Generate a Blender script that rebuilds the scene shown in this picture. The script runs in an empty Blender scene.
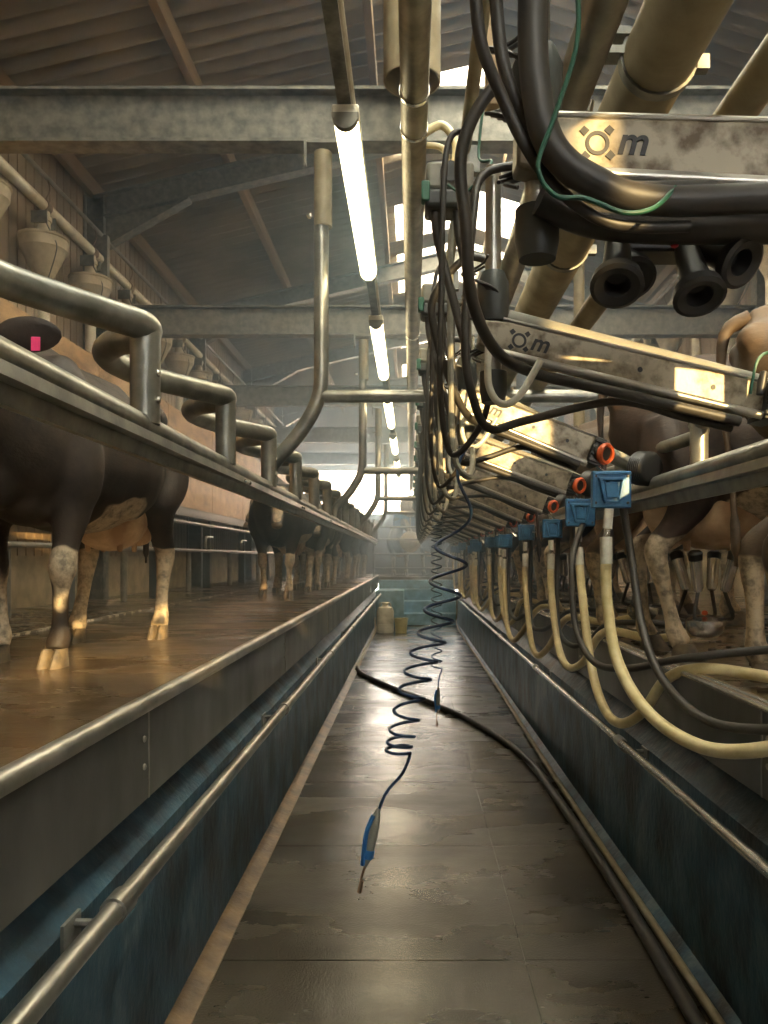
import bpy, bmesh, math, random
from mathutils import Vector, Matrix, noise as mnoise

C = bpy.context.scene.collection
random.seed(7)
PI = math.pi
EYE = 1.5            # eye height above the pit floor
GROUND = EYE - 0.45  # cow standing level

# ------------------------------------------------------------------ camera
cam_data = bpy.data.cameras.new('camera')
cam = bpy.data.objects.new('camera', cam_data); C.objects.link(cam)
cam.location = (0, 0, EYE); cam.rotation_euler = (PI / 2, 0, 0)
cam_data.sensor_fit = 'VERTICAL'; cam_data.sensor_height = 24.0
cam_data.lens = 24.0 * 769 / 1024
cam_data.shift_x = -27 / 1024; cam_data.shift_y = 46 / 1024
cam_data.clip_start = 0.05; cam_data.clip_end = 300
bpy.context.scene.camera = cam

# ------------------------------------------------------------------ world, sun, exposure
w = bpy.data.worlds.new('world'); bpy.context.scene.world = w; w.use_nodes = True
bg = w.node_tree.nodes['Background']
bg.inputs[0].default_value = (0.96, 0.96, 0.92, 1); bg.inputs[1].default_value = 13.0
sd = bpy.data.lights.new('sun', 'SUN'); sun = bpy.data.objects.new('sun', sd); C.objects.link(sun)
sd.energy = 7.0; sd.angle = math.radians(0.6); sd.color = (1.0, 0.70, 0.30)
SUN_DIR = Vector((-0.42, 1.0, -0.24)).normalized()
sun.rotation_euler = SUN_DIR.to_track_quat('-Z', 'Y').to_euler()
vs = bpy.context.scene.view_settings
vs.view_transform = 'Standard'; vs.look = 'None'; vs.gamma = 1.0; vs.use_curve_mapping = False
vs.exposure = 0.8
LAMP = 9.0
HAZE = 0.068

# ------------------------------------------------------------------ materials
def _nt(name):
    m = bpy.data.materials.new(name); m.use_nodes = True
    return m, m.node_tree, m.node_tree.nodes['Principled BSDF']

def ramp(nt, src, stops):
    r = nt.nodes.new('ShaderNodeValToRGB'); nt.links.new(src, r.inputs[0])
    els = r.color_ramp.elements
    while len(els) < len(stops): els.new(0.5)
    for e_, (p, c) in zip(els, stops):
        e_.position = p; e_.color = (*c, 1) if len(c) == 3 else c
    return r

def noise_node(nt, scale, detail=4, rough=0.55, stretch=None, coord='Object'):
    tc = nt.nodes.new('ShaderNodeTexCoord'); mp = nt.nodes.new('ShaderNodeMapping')
    nt.links.new(tc.outputs[coord], mp.inputs[0])
    if stretch: mp.inputs['Scale'].default_value = stretch
    n = nt.nodes.new('ShaderNodeTexNoise'); nt.links.new(mp.outputs[0], n.inputs['Vector'])
    n.inputs['Scale'].default_value = scale; n.inputs['Detail'].default_value = detail
    n.inputs['Roughness'].default_value = rough
    return n

def bump(nt, b, src, strength=0.3, dist=0.01):
    bp = nt.nodes.new('ShaderNodeBump'); bp.inputs['Strength'].default_value = strength
    bp.inputs['Distance'].default_value = dist
    nt.links.new(src, bp.inputs['Height']); nt.links.new(bp.outputs[0], b.inputs['Normal'])

def mottled(name, c1, c2, scale=6, rough=0.5, metal=0.0, bumpy=0.0, stretch=None, r2=None, lo=0.35, hi=0.65, bscale=None, c3=None, detail=5):
    m, nt, b = _nt(name)
    n = noise_node(nt, scale, detail, stretch=stretch)
    st = [(lo, c1), (hi, c2)] if c3 is None else [(lo, c1), ((lo + hi) / 2, c2), (hi, c3)]
    r = ramp(nt, n.outputs['Fac'], st)
    nt.links.new(r.outputs[0], b.inputs['Base Color'])
    b.inputs['Metallic'].default_value = metal; b.inputs['Roughness'].default_value = rough
    if r2 is not None:
        n2 = noise_node(nt, scale * 0.7, 4, stretch=stretch)
        rr = ramp(nt, n2.outputs['Fac'], [(0.4, (rough,) * 3), (0.62, (r2,) * 3)])
        nt.links.new(rr.outputs[0], b.inputs['Roughness'])
    if bumpy:
        nb = noise_node(nt, bscale or scale * 4, 5, stretch=stretch)
        bump(nt, b, nb.outputs['Fac'], bumpy, 0.01)
    return m

def plain(name, col, rough=0.5, metal=0.0, **kw):
    m, nt, b = _nt(name)
    n = noise_node(nt, 30, 3)
    d = tuple(max(0, c * 0.78) for c in col)
    r = ramp(nt, n.outputs['Fac'], [(0.3, d), (0.7, col)])
    nt.links.new(r.outputs[0], b.inputs['Base Color'])
    b.inputs['Roughness'].default_value = rough; b.inputs['Metallic'].default_value = metal
    for k, v in kw.items(): b.inputs[k].default_value = v
    return m

M = {}
M['galv'] = mottled('galvanised', (0.13, 0.13, 0.118), (0.27, 0.27, 0.245), 14, 0.5, 0.55, 0.15)
M['galvpipe'] = mottled('galvanised pipe', (0.20, 0.205, 0.19), (0.36, 0.355, 0.32), 9, 0.34, 0.75, 0.08)
M['dustpipe'] = mottled('dusty plastic pipe', (0.20, 0.165, 0.10), (0.33, 0.28, 0.18), 8, 0.55, 0.0, 0.05)
M['airpipe'] = mottled('mottled overhead pipe', (0.13, 0.11, 0.075), (0.27, 0.24, 0.17), 11, 0.45, 0.2, 0.1)
M['steel'] = mottled('stainless steel', (0.30, 0.29, 0.26), (0.52, 0.50, 0.45), 5, 0.28, 0.9, 0.05, r2=0.42)
M['brightsteel'] = plain('polished steel', (0.80, 0.78, 0.73), 0.24, 0.9)
M['panel'] = mottled('steel splash panel', (0.10, 0.10, 0.092), (0.22, 0.215, 0.20), 2.2, 0.34, 0.7, 0.12, stretch=(1, 1, 0.5), r2=0.5)
M['armplate'] = mottled('dirty arm steel', (0.075, 0.050, 0.024), (0.30, 0.26, 0.19), 22, 0.42, 0.30, 0.06, lo=0.34, hi=0.56, detail=9)
M['concrete_wall'] = mottled('painted blue wall', (0.010, 0.016, 0.020), (0.032, 0.080, 0.115), 5, 0.5, 0.0, 0.6, stretch=(1, 0.9, 0.6), c3=(0.15, 0.18, 0.18), lo=0.36, hi=0.76, bscale=26, r2=0.42, detail=9)
M['bluestep'] = mottled('painted blue steps', (0.22, 0.38, 0.48), (0.38, 0.60, 0.76), 6, 0.5, 0, 0.2)
M['roofsheet'] = mottled('fibre cement sheet', (0.21, 0.175, 0.125), (0.38, 0.32, 0.24), 1.3, 0.8, 0, 0.06, bscale=40, detail=8)
M['timber'] = mottled('timber', (0.22, 0.15, 0.085), (0.42, 0.31, 0.19), 5, 0.75, 0, 0.3, stretch=(1, 0.12, 1), bscale=30)
M['cladding'] = mottled('wall cladding', (0.20, 0.15, 0.10), (0.36, 0.28, 0.19), 3, 0.8, 0, 0.3, stretch=(1, 1, 0.2))
M['basewall'] = mottled('limewashed concrete', (0.22, 0.18, 0.11), (0.46, 0.39, 0.26), 5, 0.8, 0, 0.4)
M['board'] = mottled('stained boarding', (0.22, 0.12, 0.05), (0.42, 0.26, 0.12), 4, 0.6, 0, 0.5, stretch=(1, 0.6, 1.2), bscale=22, c3=(0.52, 0.36, 0.19), detail=7)
M['rubber'] = plain('black rubber', (0.028, 0.027, 0.025), 0.42)
M['hoseblack'] = plain('black hose', (0.045, 0.040, 0.034), 0.48)
M['darkplastic'] = plain('dark plastic', (0.05, 0.055, 0.05), 0.45)
M['greyplastic'] = plain('grey plastic', (0.23, 0.22, 0.18), 0.5)
M['cream'] = mottled('cream milk hose', (0.50, 0.40, 0.19), (0.74, 0.63, 0.36), 9, 0.32, 0, 0.03)
M['clearhose'] = plain('milky clear hose', (0.66, 0.64, 0.55), 0.25)
M['bluebox'] = mottled('blue plastic', (0.03, 0.12, 0.26), (0.07, 0.23, 0.44), 18, 0.4, 0, 0.05)
M['bluecoil'] = plain('dark blue air hose', (0.025, 0.055, 0.12), 0.3)
M['bluegrip'] = plain('blue grip', (0.03, 0.16, 0.42), 0.35)
M['orange'] = plain('orange ring', (0.62, 0.10, 0.018), 0.5)
M['red'] = plain('red plastic', (0.75, 0.05, 0.06), 0.4)
M['pink'] = plain('pink tag', (0.85, 0.06, 0.22), 0.4)
M['green'] = plain('green wire', (0.02, 0.11, 0.065), 0.5)
M['white'] = mottled('white plastic', (0.50, 0.46, 0.36), (0.72, 0.68, 0.56), 7, 0.45)
M['hopper'] = mottled('dusty hopper', (0.34, 0.29, 0.20), (0.56, 0.50, 0.38), 7, 0.6, 0, 0.1)
M['yellowtub'] = plain('pale yellow plastic', (0.75, 0.66, 0.33), 0.4)
M['logo'] = plain('black print', (0.01, 0.01, 0.01), 0.5)
M['hoof'] = mottled('hoof horn', (0.05, 0.04, 0.03), (0.20, 0.15, 0.09), 14, 0.45)
M['udder'] = mottled('udder skin', (0.36, 0.22, 0.12), (0.66, 0.48, 0.30), 7, 0.55, 0, 0.2)
M['eye'] = plain('dark eye', (0.01, 0.008, 0.006), 0.1)
M['muck'] = mottled('muck', (0.03, 0.024, 0.016), (0.10, 0.075, 0.045), 20, 0.6, 0, 0.4)
M['rust'] = mottled('rusty steel', (0.10, 0.055, 0.03), (0.24, 0.15, 0.09), 9, 0.7, 0.3, 0.3)
M['tanedge'] = mottled('tan floor edge', (0.05, 0.028, 0.012), (0.17, 0.10, 0.045), 7, 0.4, 0, 0.3)
M['oldpaint'] = mottled('chipped pale strip', (0.12, 0.10, 0.07), (0.60, 0.58, 0.50), 13, 0.4, 0, 0.2, lo=0.50, hi=0.58)

def wet_ground(name, dark, light, warm, scale, coarse):
    m, nt, b = _nt(name)
    n = noise_node(nt, scale, 8, 0.62)
    r = ramp(nt, n.outputs['Fac'], [(0.28, dark), (0.52, warm), (0.80, light)])
    nt.links.new(r.outputs[0], b.inputs['Base Color'])
    n2 = noise_node(nt, scale * 0.6, 7, 0.6, stretch=(0.7, 1.5, 1))
    rr = ramp(nt, n2.outputs['Fac'], [(0.34, (0.16,) * 3), (0.52, (0.28,) * 3), (0.74, (0.52,) * 3)])
    nt.links.new(rr.outputs[0], b.inputs['Roughness'])
    n3 = noise_node(nt, coarse * 1.3, 2, 0.5)
    n4 = noise_node(nt, 5, 4, 0.6)
    ad = nt.nodes.new('ShaderNodeMath'); ad.operation = 'ADD'
    nt.links.new(n3.outputs['Fac'], ad.inputs[0]); nt.links.new(n4.outputs['Fac'], ad.inputs[1])
    bump(nt, b, ad.outputs[0], 0.32, 0.005)
    b.inputs['Specular IOR Level'].default_value = 0.75
    n5 = noise_node(nt, scale * 0.8, 6, 0.6, stretch=(0.6, 1, 1))
    cw = ramp(nt, n5.outputs['Fac'], [(0.34, (0.1,) * 3), (0.64, (1.0,) * 3)])
    nt.links.new(cw.outputs[0], b.inputs['Coat Weight']); b.inputs['Coat Roughness'].default_value = 0.24; b.inputs['Coat IOR'].default_value = 1.6
    return m
M['pitfloor'] = wet_ground('wet pit floor', (0.016, 0.012, 0.007), (0.09, 0.078, 0.055), (0.040, 0.031, 0.019), 2.2, 85)
M['cowfloor'] = wet_ground('wet cow standing', (0.032, 0.020, 0.010), (0.17, 0.11, 0.055), (0.085, 0.053, 0.025), 2.4, 45)

def lamp_mat():
    m, nt, b = _nt('lit diffuser')
    b.inputs['Base Color'].default_value = (0.9, 0.85, 0.7, 1)
    b.inputs['Emission Color'].default_value = (1.0, 0.86, 0.52, 1); b.inputs['Emission Strength'].default_value = LAMP
    return m
M['lamp'] = lamp_mat()

def skylight_mat():
    m = bpy.data.materials.new('translucent sheet'); m.use_nodes = True; nt = m.node_tree
    for n in list(nt.nodes): nt.nodes.remove(n)
    o = nt.nodes.new('ShaderNodeOutputMaterial'); t = nt.nodes.new('ShaderNodeBsdfTranslucent'); g = nt.nodes.new('ShaderNodeBsdfTransparent')
    mx = nt.nodes.new('ShaderNodeMixShader'); mx.inputs[0].default_value = 0.12
    t.inputs[0].default_value = (0.9, 0.88, 0.75, 1); g.inputs[0].default_value = (0.9, 0.9, 0.8, 1)
    nt.links.new(t.outputs[0], mx.inputs[1]); nt.links.new(g.outputs[0], mx.inputs[2]); nt.links.new(mx.outputs[0], o.inputs[0])
    return m
M['skylight'] = skylight_mat()

def fur(name, dark, mid, pale, bias=0.0):
    m, nt, b = _nt(name)
    at = nt.nodes.new('ShaderNodeAttribute'); at.attribute_name = 'pale'
    tc = nt.nodes.new('ShaderNodeTexCoord'); oi = nt.nodes.new('ShaderNodeObjectInfo')
    mul = nt.nodes.new('ShaderNodeMath'); mul.operation = 'MULTIPLY'; mul.inputs[1].default_value = 37.0
    nt.links.new(oi.outputs['Random'], mul.inputs[0])
    va = nt.nodes.new('ShaderNodeVectorMath'); va.operation = 'ADD'
    nt.links.new(tc.outputs['Object'], va.inputs[0]); nt.links.new(mul.outputs[0], va.inputs[1])
    n = nt.nodes.new('ShaderNodeTexNoise'); n.inputs['Scale'].default_value = 2.1; n.inputs['Detail'].default_value = 3
    nt.links.new(va.outputs[0], n.inputs['Vector'])
    a = nt.nodes.new('ShaderNodeMath'); a.operation = 'ADD'
    nt.links.new(n.outputs['Fac'], a.inputs[0]); nt.links.new(at.outputs['Fac'], a.inputs[1])
    a2 = nt.nodes.new('ShaderNodeMath'); a2.operation = 'ADD'; a2.inputs[1].default_value = bias
    nt.links.new(a.outputs[0], a2.inputs[0])
    mask = ramp(nt, a2.outputs[0], [(0.66, (0, 0, 0)), (0.69, (1, 1, 1))])
    n2 = noise_node(nt, 7, 6, 0.65)
    dk = ramp(nt, n2.outputs['Fac'], [(0.35, dark), (0.7, mid)])
    n3 = noise_node(nt, 22, 6, 0.7)
    pl = ramp(nt, n3.outputs['Fac'], [(0.36, tuple(c * 0.34 for c in pale)), (0.56, pale)])
    mix = nt.nodes.new('ShaderNodeMix'); mix.data_type = 'RGBA'
    nt.links.new(mask.outputs[0], mix.inputs['Factor'])
    nt.links.new(dk.outputs[0], mix.inputs['A']); nt.links.new(pl.outputs[0], mix.inputs['B'])
    nt.links.new(mix.outputs['Result'], b.inputs['Base Color'])
    b.inputs['Roughness'].default_value = 0.62
    nb = noise_node(nt, 90, 3, 0.6, stretch=(0.35, 1, 1))
    bump(nt, b, nb.outputs['Fac'], 0.35, 0.006)
    return m
M['fur_dark'] = fur('dark brown and white coat', (0.018, 0.011, 0.008), (0.075, 0.045, 0.030), (0.55, 0.44, 0.30))
M['fur_edge'] = fur('brown fuzzy coat', (0.040, 0.024, 0.012), (0.11, 0.07, 0.036), (0.40, 0.30, 0.18), -0.12)
M['fur_near'] = fur('near black coat with pale lower legs', (0.014, 0.010, 0.008), (0.050, 0.034, 0.024), (0.50, 0.41, 0.29), -0.07)
M['fur_black'] = fur('black and white coat', (0.010, 0.009, 0.009), (0.035, 0.028, 0.024), (0.50, 0.42, 0.31), 0.03)
M['fur_tan'] = fur('tan brown coat', (0.06, 0.036, 0.018), (0.15, 0.095, 0.05), (0.50, 0.38, 0.22))

# ------------------------------------------------------------------ mesh helpers
class MB:
    def __init__(s, origin=(0, 0, 0)):
        s.v = []; s.f = []; s.o = Vector(origin)
    def add(s, vs_, fs):
        k = len(s.v); s.v += [Vector(p) - s.o for p in vs_]; s.f += [tuple(i + k for i in f) for f in fs]
    def box(s, x0, y0, z0, x1, y1, z1):
        s.add([(x, y, z) for x in (x0, x1) for y in (y0, y1) for z in (z0, z1)],
              [(0, 1, 3, 2), (4, 6, 7, 5), (0, 4, 5, 1), (2, 3, 7, 6), (0, 2, 6, 4), (1, 5, 7, 3)])
    def obox(s, c, ax, ay, az):     # oriented box, half-axis vectors
        c = Vector(c); ax, ay, az = Vector(ax), Vector(ay), Vector(az)
        s.add([c + ax * i + ay * j + az * k for i in (-1, 1) for j in (-1, 1) for k in (-1, 1)],
              [(0, 1, 3, 2), (4, 6, 7, 5), (0, 4, 5, 1), (2, 3, 7, 6), (0, 2, 6, 4), (1, 5, 7, 3)])
    def tube(s, pts, r, n=12, r2=None, cap=True, up=None):
        pts = [Vector(p) for p in pts]; m = len(pts)
        rs = r if isinstance(r, (list, tuple)) else [r] * m
        if r2 is None: r2s = rs
        else: r2s = r2 if isinstance(r2, (list, tuple)) else [r2] * m
        T = []
        for i in range(m):
            a = pts[max(0, i - 1)]; b = pts[min(m - 1, i + 1)]
            t = (b - a); T.append(t.normalized() if t.length > 1e-9 else Vector((0, 0, 1)))
        u = Vector(up) if up else (Vector((0, 0, 1)) if abs(T[0].z) < 0.9 else Vector((0, 1, 0)))
        sd_ = T[0].cross(u).normalized(); vs_ = []
        for i in range(m):
            if up:
                q = T[i].cross(Vector(up)); sd_ = q.normalized() if q.length > 1e-4 else sd_
            else:
                sd_ = (sd_ - T[i] * sd_.dot(T[i])).normalized()
            upv = sd_.cross(T[i]).normalized()
            for k in range(n):
                a = 2 * PI * k / n
                vs_.append(pts[i] + sd_ * (math.cos(a) * rs[i]) + upv * (math.sin(a) * r2s[i]))
        fs = [(i * n + k, i * n + (k + 1) % n, (i + 1) * n + (k + 1) % n, (i + 1) * n + k) for i in range(m - 1) for k in range(n)]
        if cap: fs += [tuple(range(n))[::-1], tuple((m - 1) * n + k for k in range(n))]
        s.add(vs_, fs)
    def lathe(s, c, prof, n=24, axis='Z', d=None):   # prof: (radius, height)
        c = Vector(c)
        if d is None: d = {'X': (1, 0, 0), 'Y': (0, 1, 0), 'Z': (0, 0, 1)}[axis]
        d = Vector(d).normalized(); q = d.to_track_quat('Z', 'Y')
        X = q @ Vector((1, 0, 0)); Y = q @ Vector((0, 1, 0)); vs_ = []
        for r, h in prof:
            for k in range(n):
                a = 2 * PI * k / n
                vs_.append(c + d * h + X * (r * math.cos(a)) + Y * (r * math.sin(a)))
        m = len(prof)
        fs = [(i * n + k, i * n + (k + 1) % n, (i + 1) * n + (k + 1) % n, (i + 1) * n + k) for i in range(m - 1) for k in range(n)]
        if prof[0][0] > 1e-5: fs.append(tuple(range(n))[::-1])
        if prof[-1][0] > 1e-5: fs.append(tuple((m - 1) * n + k for k in range(n)))
        s.add(vs_, fs)
    def ell(s, c, rx, ry, rz, n=14, rot=None):
        vs_ = []; fs = []; rows = n // 2 + 1; c = Vector(c)
        for i in range(rows):
            th = PI * i / (rows - 1)
            for k in range(n):
                a = 2 * PI * k / n
                p = Vector((rx * math.sin(th) * math.cos(a), ry * math.sin(th) * math.sin(a), rz * math.cos(th)))
                if rot: p = rot @ p
                vs_.append(c + p)
        for i in range(rows - 1):
            for k in range(n): fs.append((i * n + k, (i + 1) * n + k, (i + 1) * n + (k + 1) % n, i * n + (k + 1) % n))
        s.add(vs_, fs)
    def prism(s, poly, y0, y1):      # polygon in xz, extruded along y
        n = len(poly)
        s.add([(x, y0, z) for x, z in poly] + [(x, y1, z) for x, z in poly],
              [tuple(range(n)), tuple(range(n, 2 * n))[::-1]] + [(k, k + n, (k + 1) % n + n, (k + 1) % n) for k in range(n)])
    def mesh(s, name, smooth=True):
        me = bpy.data.meshes.new(name); me.from_pydata(s.v, [], s.f); me.validate()
        bm = bmesh.new(); bm.from_mesh(me)
        bmesh.ops.remove_doubles(bm, verts=bm.verts, dist=1e-5)
        bmesh.ops.recalc_face_normals(bm, faces=bm.faces); bm.to_mesh(me); bm.free()
        if smooth:
            me.polygons.foreach_set('use_smooth', [True] * len(me.polygons))
            try: me.set_sharp_from_angle(angle=math.radians(38))
            except Exception: pass
        return me

def obj(name, mb, mat, parent=None, bevel=0, kind=None, **tags):
    me = mb.mesh(name); me.materials.append(mat)
    o = bpy.data.objects.new(name, me); C.objects.link(o)
    if parent is not None: o.parent = parent
    else: o.location = mb.o
    if bevel:
        bv = o.modifiers.new('bevel', 'BEVEL'); bv.width = bevel; bv.segments = 2; bv.limit_method = 'ANGLE'
    if kind: o['kind'] = kind
    for k, v in tags.items(): o[k] = v
    return o
def tag(o, label, cat, group=None):
    o['label'] = label; o['category'] = cat
    if group: o['group'] = group
    return o
def thing(name, label, cat, loc=(0, 0, 0), group=None, rz=0):
    o = bpy.data.objects.new(name, None); C.objects.link(o); o.location = loc; o.rotation_euler = (0, 0, rz)
    o.empty_display_size = 0.1
    return tag(o, label, cat, group)
def dup(o, parent=None):
    kids = list(o.children)
    c = o.copy(); C.objects.link(c)
    if parent is not None: c.parent = parent
    for ch in kids: dup(ch, c)
    return c
def struct(name, mb, mat, **k): return obj(name, mb, mat, kind='structure', **k)

def cr(pts, sub=8, closed=False):       # Catmull-Rom through the points (Vectors or tuples of any length)
    P = [Vector(p) for p in pts]; out = []; n = len(P)
    for i in range(n - 1):
        p0 = P[max(i - 1, 0)]; p1 = P[i]; p2 = P[i + 1]; p3 = P[min(i + 2, n - 1)]
        for k in range(sub):
            t = k / sub
            out.append(0.5 * ((2 * p1) + (p2 - p0) * t + (2 * p0 - 5 * p1 + 4 * p2 - p3) * t * t + (3 * p1 - p0 - 3 * p2 + p3) * t ** 3))
    out.append(P[-1]); return out
def fillet(pts, rad=0.1, k=6):
    P = [Vector(p) for p in pts]; out = [P[0]]
    for i in range(1, len(P) - 1):
        a = (P[i - 1] - P[i]); b = (P[i + 1] - P[i]); r = min(rad, a.length * 0.49, b.length * 0.49)
        A = P[i] + a.normalized() * r; B = P[i] + b.normalized() * r
        for j in range(k + 1):
            t = j / k; out.append((1 - t) ** 2 * A + 2 * t * (1 - t) * P[i] + t * t * B)
    out.append(P[-1]); return out
def E(x, y, z): return (x, y, z + EYE)     # heights measured from eye level
ORD = ['first', 'second', 'third', 'fourth', 'fifth', 'sixth', 'seventh', 'eighth', 'ninth', 'tenth', 'eleventh', 'twelfth',
       'thirteenth', 'fourteenth', 'fifteenth', 'sixteenth', 'seventeenth', 'eighteenth', 'nineteenth', 'twentieth']

# ------------------------------------------------------------------ the setting
PX0, PX1 = -0.78, 1.04       # pit walls
Y0, YE = -3.0, 17.2          # rear of the building, end of the pit
YW = 22.0                    # far gable
XW0, XW1 = -3.45, 3.85
def groove_floor(x0, x1, y0, y1, z):
    m = MB(); m.box(x0, y0, z - 0.12, x1, y1, z); return m
# pit floor as slabs with joints
m = MB()
ys = [Y0]; y = -0.55
while y < YE: ys.append(y); y += 1.14
ys.append(YE + 0.02)
for a, b in zip(ys, ys[1:]):
    for x0, x1 in ((PX0, 0.42), (0.426, PX1)):
        m.box(x0, a + 0.003, -0.12, x1, b - 0.003, random.uniform(-0.001, 0.001))
m.box(PX0, Y0, -0.14, PX1, YE, -0.006)
struct('floor', m, M['pitfloor'])
m = MB(); m.box(XW0 - 0.1, Y0, GROUND - 0.15, PX0 - 0.03, YW, GROUND); struct('floor_left', m, M['cowfloor'])
m = MB(); m.box(PX1 + 0.03, Y0, GROUND - 0.15, XW1 + 0.1, YW, GROUND); struct('floor_right', m, M['cowfloor'])
m = MB(); m.box(PX0 - 0.03, YE + 1.05, GROUND - 0.15, PX1 + 0.03, YW, GROUND); struct('floor_end', m, M['cowfloor'])
# pit walls: a recess under the steel, a small ledge, then the blue wall
for s, X, nm in ((-1, PX0, 'wall_pit_left'), (1, PX1, 'wall_pit_right')):
    poly = [(X, -0.12), (X, 0.66), (X + s * 0.075, 0.74), (X + s * 0.075, GROUND - 0.01), (X + s * 0.4, GROUND - 0.01), (X + s * 0.4, -0.12)]
    m = MB(); m.prism(poly, Y0, YE + 1.05); struct(nm, m, M['concrete_wall'])
# tan strip on the left foot of the wall, and grey cove on the right
m = MB(); m.prism([(PX0, -0.02), (PX0, 0.03), (PX0 + 0.012, 0.03), (PX0 + 0.05, 0.012), (PX0 + 0.075, 0.006), (PX0 + 0.075, -0.02)], Y0, YE)
struct('trim_1', m, M['tanedge'])
m = MB(); m.prism([(PX1, -0.02), (PX1, 0.04), (PX1 - 0.015, 0.03), (PX1 - 0.04, 0.006), (PX1 - 0.04, -0.02)], Y0, YE); struct('trim_2', m, M['concrete_wall'])
# side walls
def cladded(X, s, z0, z1):
    m = MB(); n = 0; y = Y0
    while y < YW:
        m.box(min(X, X + s * 0.03), y, z0, max(X, X + s * 0.03), y + 0.13, z1); y += 0.15
    m.box(min(X + s * 0.03, X + s * 0.06), Y0, z0, max(X + s * 0.03, X + s * 0.06), YW, z1); return m
struct('wall_left', cladded(XW0, -1, EYE + 0.02, EYE + 4.05), M['cladding'])
struct('wall_right', cladded(XW1, 1, EYE + 0.02, EYE + 4.0), M['cladding'])
m = MB(); m.box(XW0 - 0.15, Y0, GROUND, XW0 + 0.02, YW, EYE + 0.02); struct('wall_left_base', m, M['basewall'])
m = MB(); m.box(XW1 - 0.02, Y0, GROUND, XW1 + 0.15, YW, EYE + 0.02); struct('wall_right_base', m, M['basewall'])
# far gable above the big door opening
def roofz(x): return EYE + (4.0 + 0.235 * (x + 3.33) if x <= 0.8 else 4.0 + 0.235 * 4.13 - 0.313 * (x - 0.8))
m = MB(); m.prism([(XW0, EYE + 2.62), (XW1, EYE + 2.62), (XW1, roofz(XW1)), (0.8, roofz(0.8)), (XW0, roofz(XW0))], YW, YW + 0.15)
struct('wall_end', m, M['cladding'])
m = MB(); m.box(XW0, YW, GROUND - 0.1, XW1, YW + 0.15, EYE + 1.25); struct('wall_end_screen', m, M['muck'])  # added dark screen, blocks the bright lower part of the far opening
m = MB(); m.box(XW0, YW - 0.02, EYE + 2.5, XW1, YW + 0.17, EYE + 2.66); struct('trim_3', m, M['galv'])
# unseen wall behind the camera; its openings are added to aim sun patches inside
OPEN = [(0.15, 0.95, 2.55, 3.5), (0.95, 1.85, 0.95, 1.55), (2.02, 2.14, 1.45, 1.8), (2.5, 3.1, 1.5, 2.4), (3.3, 3.75, 1.6, 2.7)]
m = MB(); xs_ = sorted({XW0, XW1} | {v for o_ in OPEN for v in o_[:2]})
for xa, xb in zip(xs_, xs_[1:]):
    z0 = -0.1
    for ox0, ox1, oz0, oz1 in OPEN:
        if ox0 <= xa + 1e-6 and xb <= ox1 + 1e-6:
            m.box(xa, Y0 - 0.15, z0, xb, Y0, EYE + oz0); z0 = EYE + oz1
    m.box(xa, Y0 - 0.15, z0, xb, Y0, EYE + 3.9)
m.prism([(XW0, EYE + 3.9), (XW1, EYE + 3.9), (XW1, roofz(XW1)), (0.8, roofz(0.8)), (XW0, roofz(XW0))], Y0 - 0.15, Y0)
struct('wall_rear', m, M['cladding'])

# roof: corrugated sheets, with translucent sheets near the ridge
SKY = [(-2.0, -0.2), (0.6, 3.4), (4.4, 6.3), (7.7, 9.15), (10.4, 11.5), (12.05, 13.8), (16, 17.4), (19, 20.4)]  # first three are out of view, added to brighten the near end
PITCH = 0.19
def corr(xs, ya, yb):
    m = MB(); n = max(2, int((yb - ya) / (PITCH / 8))); vs_ = []; fs = []
    for j in range(n + 1):
        y = ya + (yb - ya) * j / n; dz = 0.048 * math.cos(2 * PI * y / PITCH)
        for x, z in xs: vs_.append((x, y, z + dz + 0.05))
    k = len(xs)
    for j in range(n):
        for i in range(k - 1): fs.append((j * k + i, j * k + i + 1, (j + 1) * k + i + 1, (j + 1) * k + i))
    m.add(vs_, fs); return m
lower = [(XW0 - 0.3, roofz(XW0 - 0.3)), (-1.9, roofz(-1.9)), (-0.22, roofz(-0.22))]
struct('ceiling_left', corr(lower, Y0 - 0.3, YW + 0.2), M['roofsheet'])
rlow = [(1.8, roofz(1.9)), (XW1 + 0.3, roofz(XW1 + 0.3))]
struct('ceiling_right', corr(rlow, Y0 - 0.3, YW + 0.2), M['roofsheet'])
up = [(-0.28, roofz(-0.28) + 0.008), (0.8, roofz(0.8) + 0.008), (1.95, roofz(1.95) + 0.008)]
ya = Y0 - 0.3; wi = 1
m = MB()
for a, b in SKY + [(YW + 0.2, YW + 0.2)]:
    if a > ya:
        q = corr(up, ya, a); m.add(q.v, q.f)
    if b > a:
        struct('window_%d' % wi, corr(up, a, b), M['skylight']); wi += 1
    ya = b
struct('ceiling_ridge', m, M['roofsheet'])
# timber purlins
for i, x in enumerate((-3.36, -1.93, -0.36, 1.15, 2.45, 3.6)):
    z = roofz(x) - 0.012; m = MB((x, 9.5, z - 0.15)); m.box(x - 0.035, Y0, z - 0.165, x + 0.035, YW, z)
    side = ['left eaves', 'middle of the left roof slope', 'left of the ridge', 'right of the ridge', 'middle of the right roof slope', 'right eaves'][i]
    tag(obj('timber_purlin', m, M['timber'], bevel=0.004), 'long brown timber purlin under the corrugated roof, %s' % side, 'roof beam', 'timber purlins')

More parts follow.
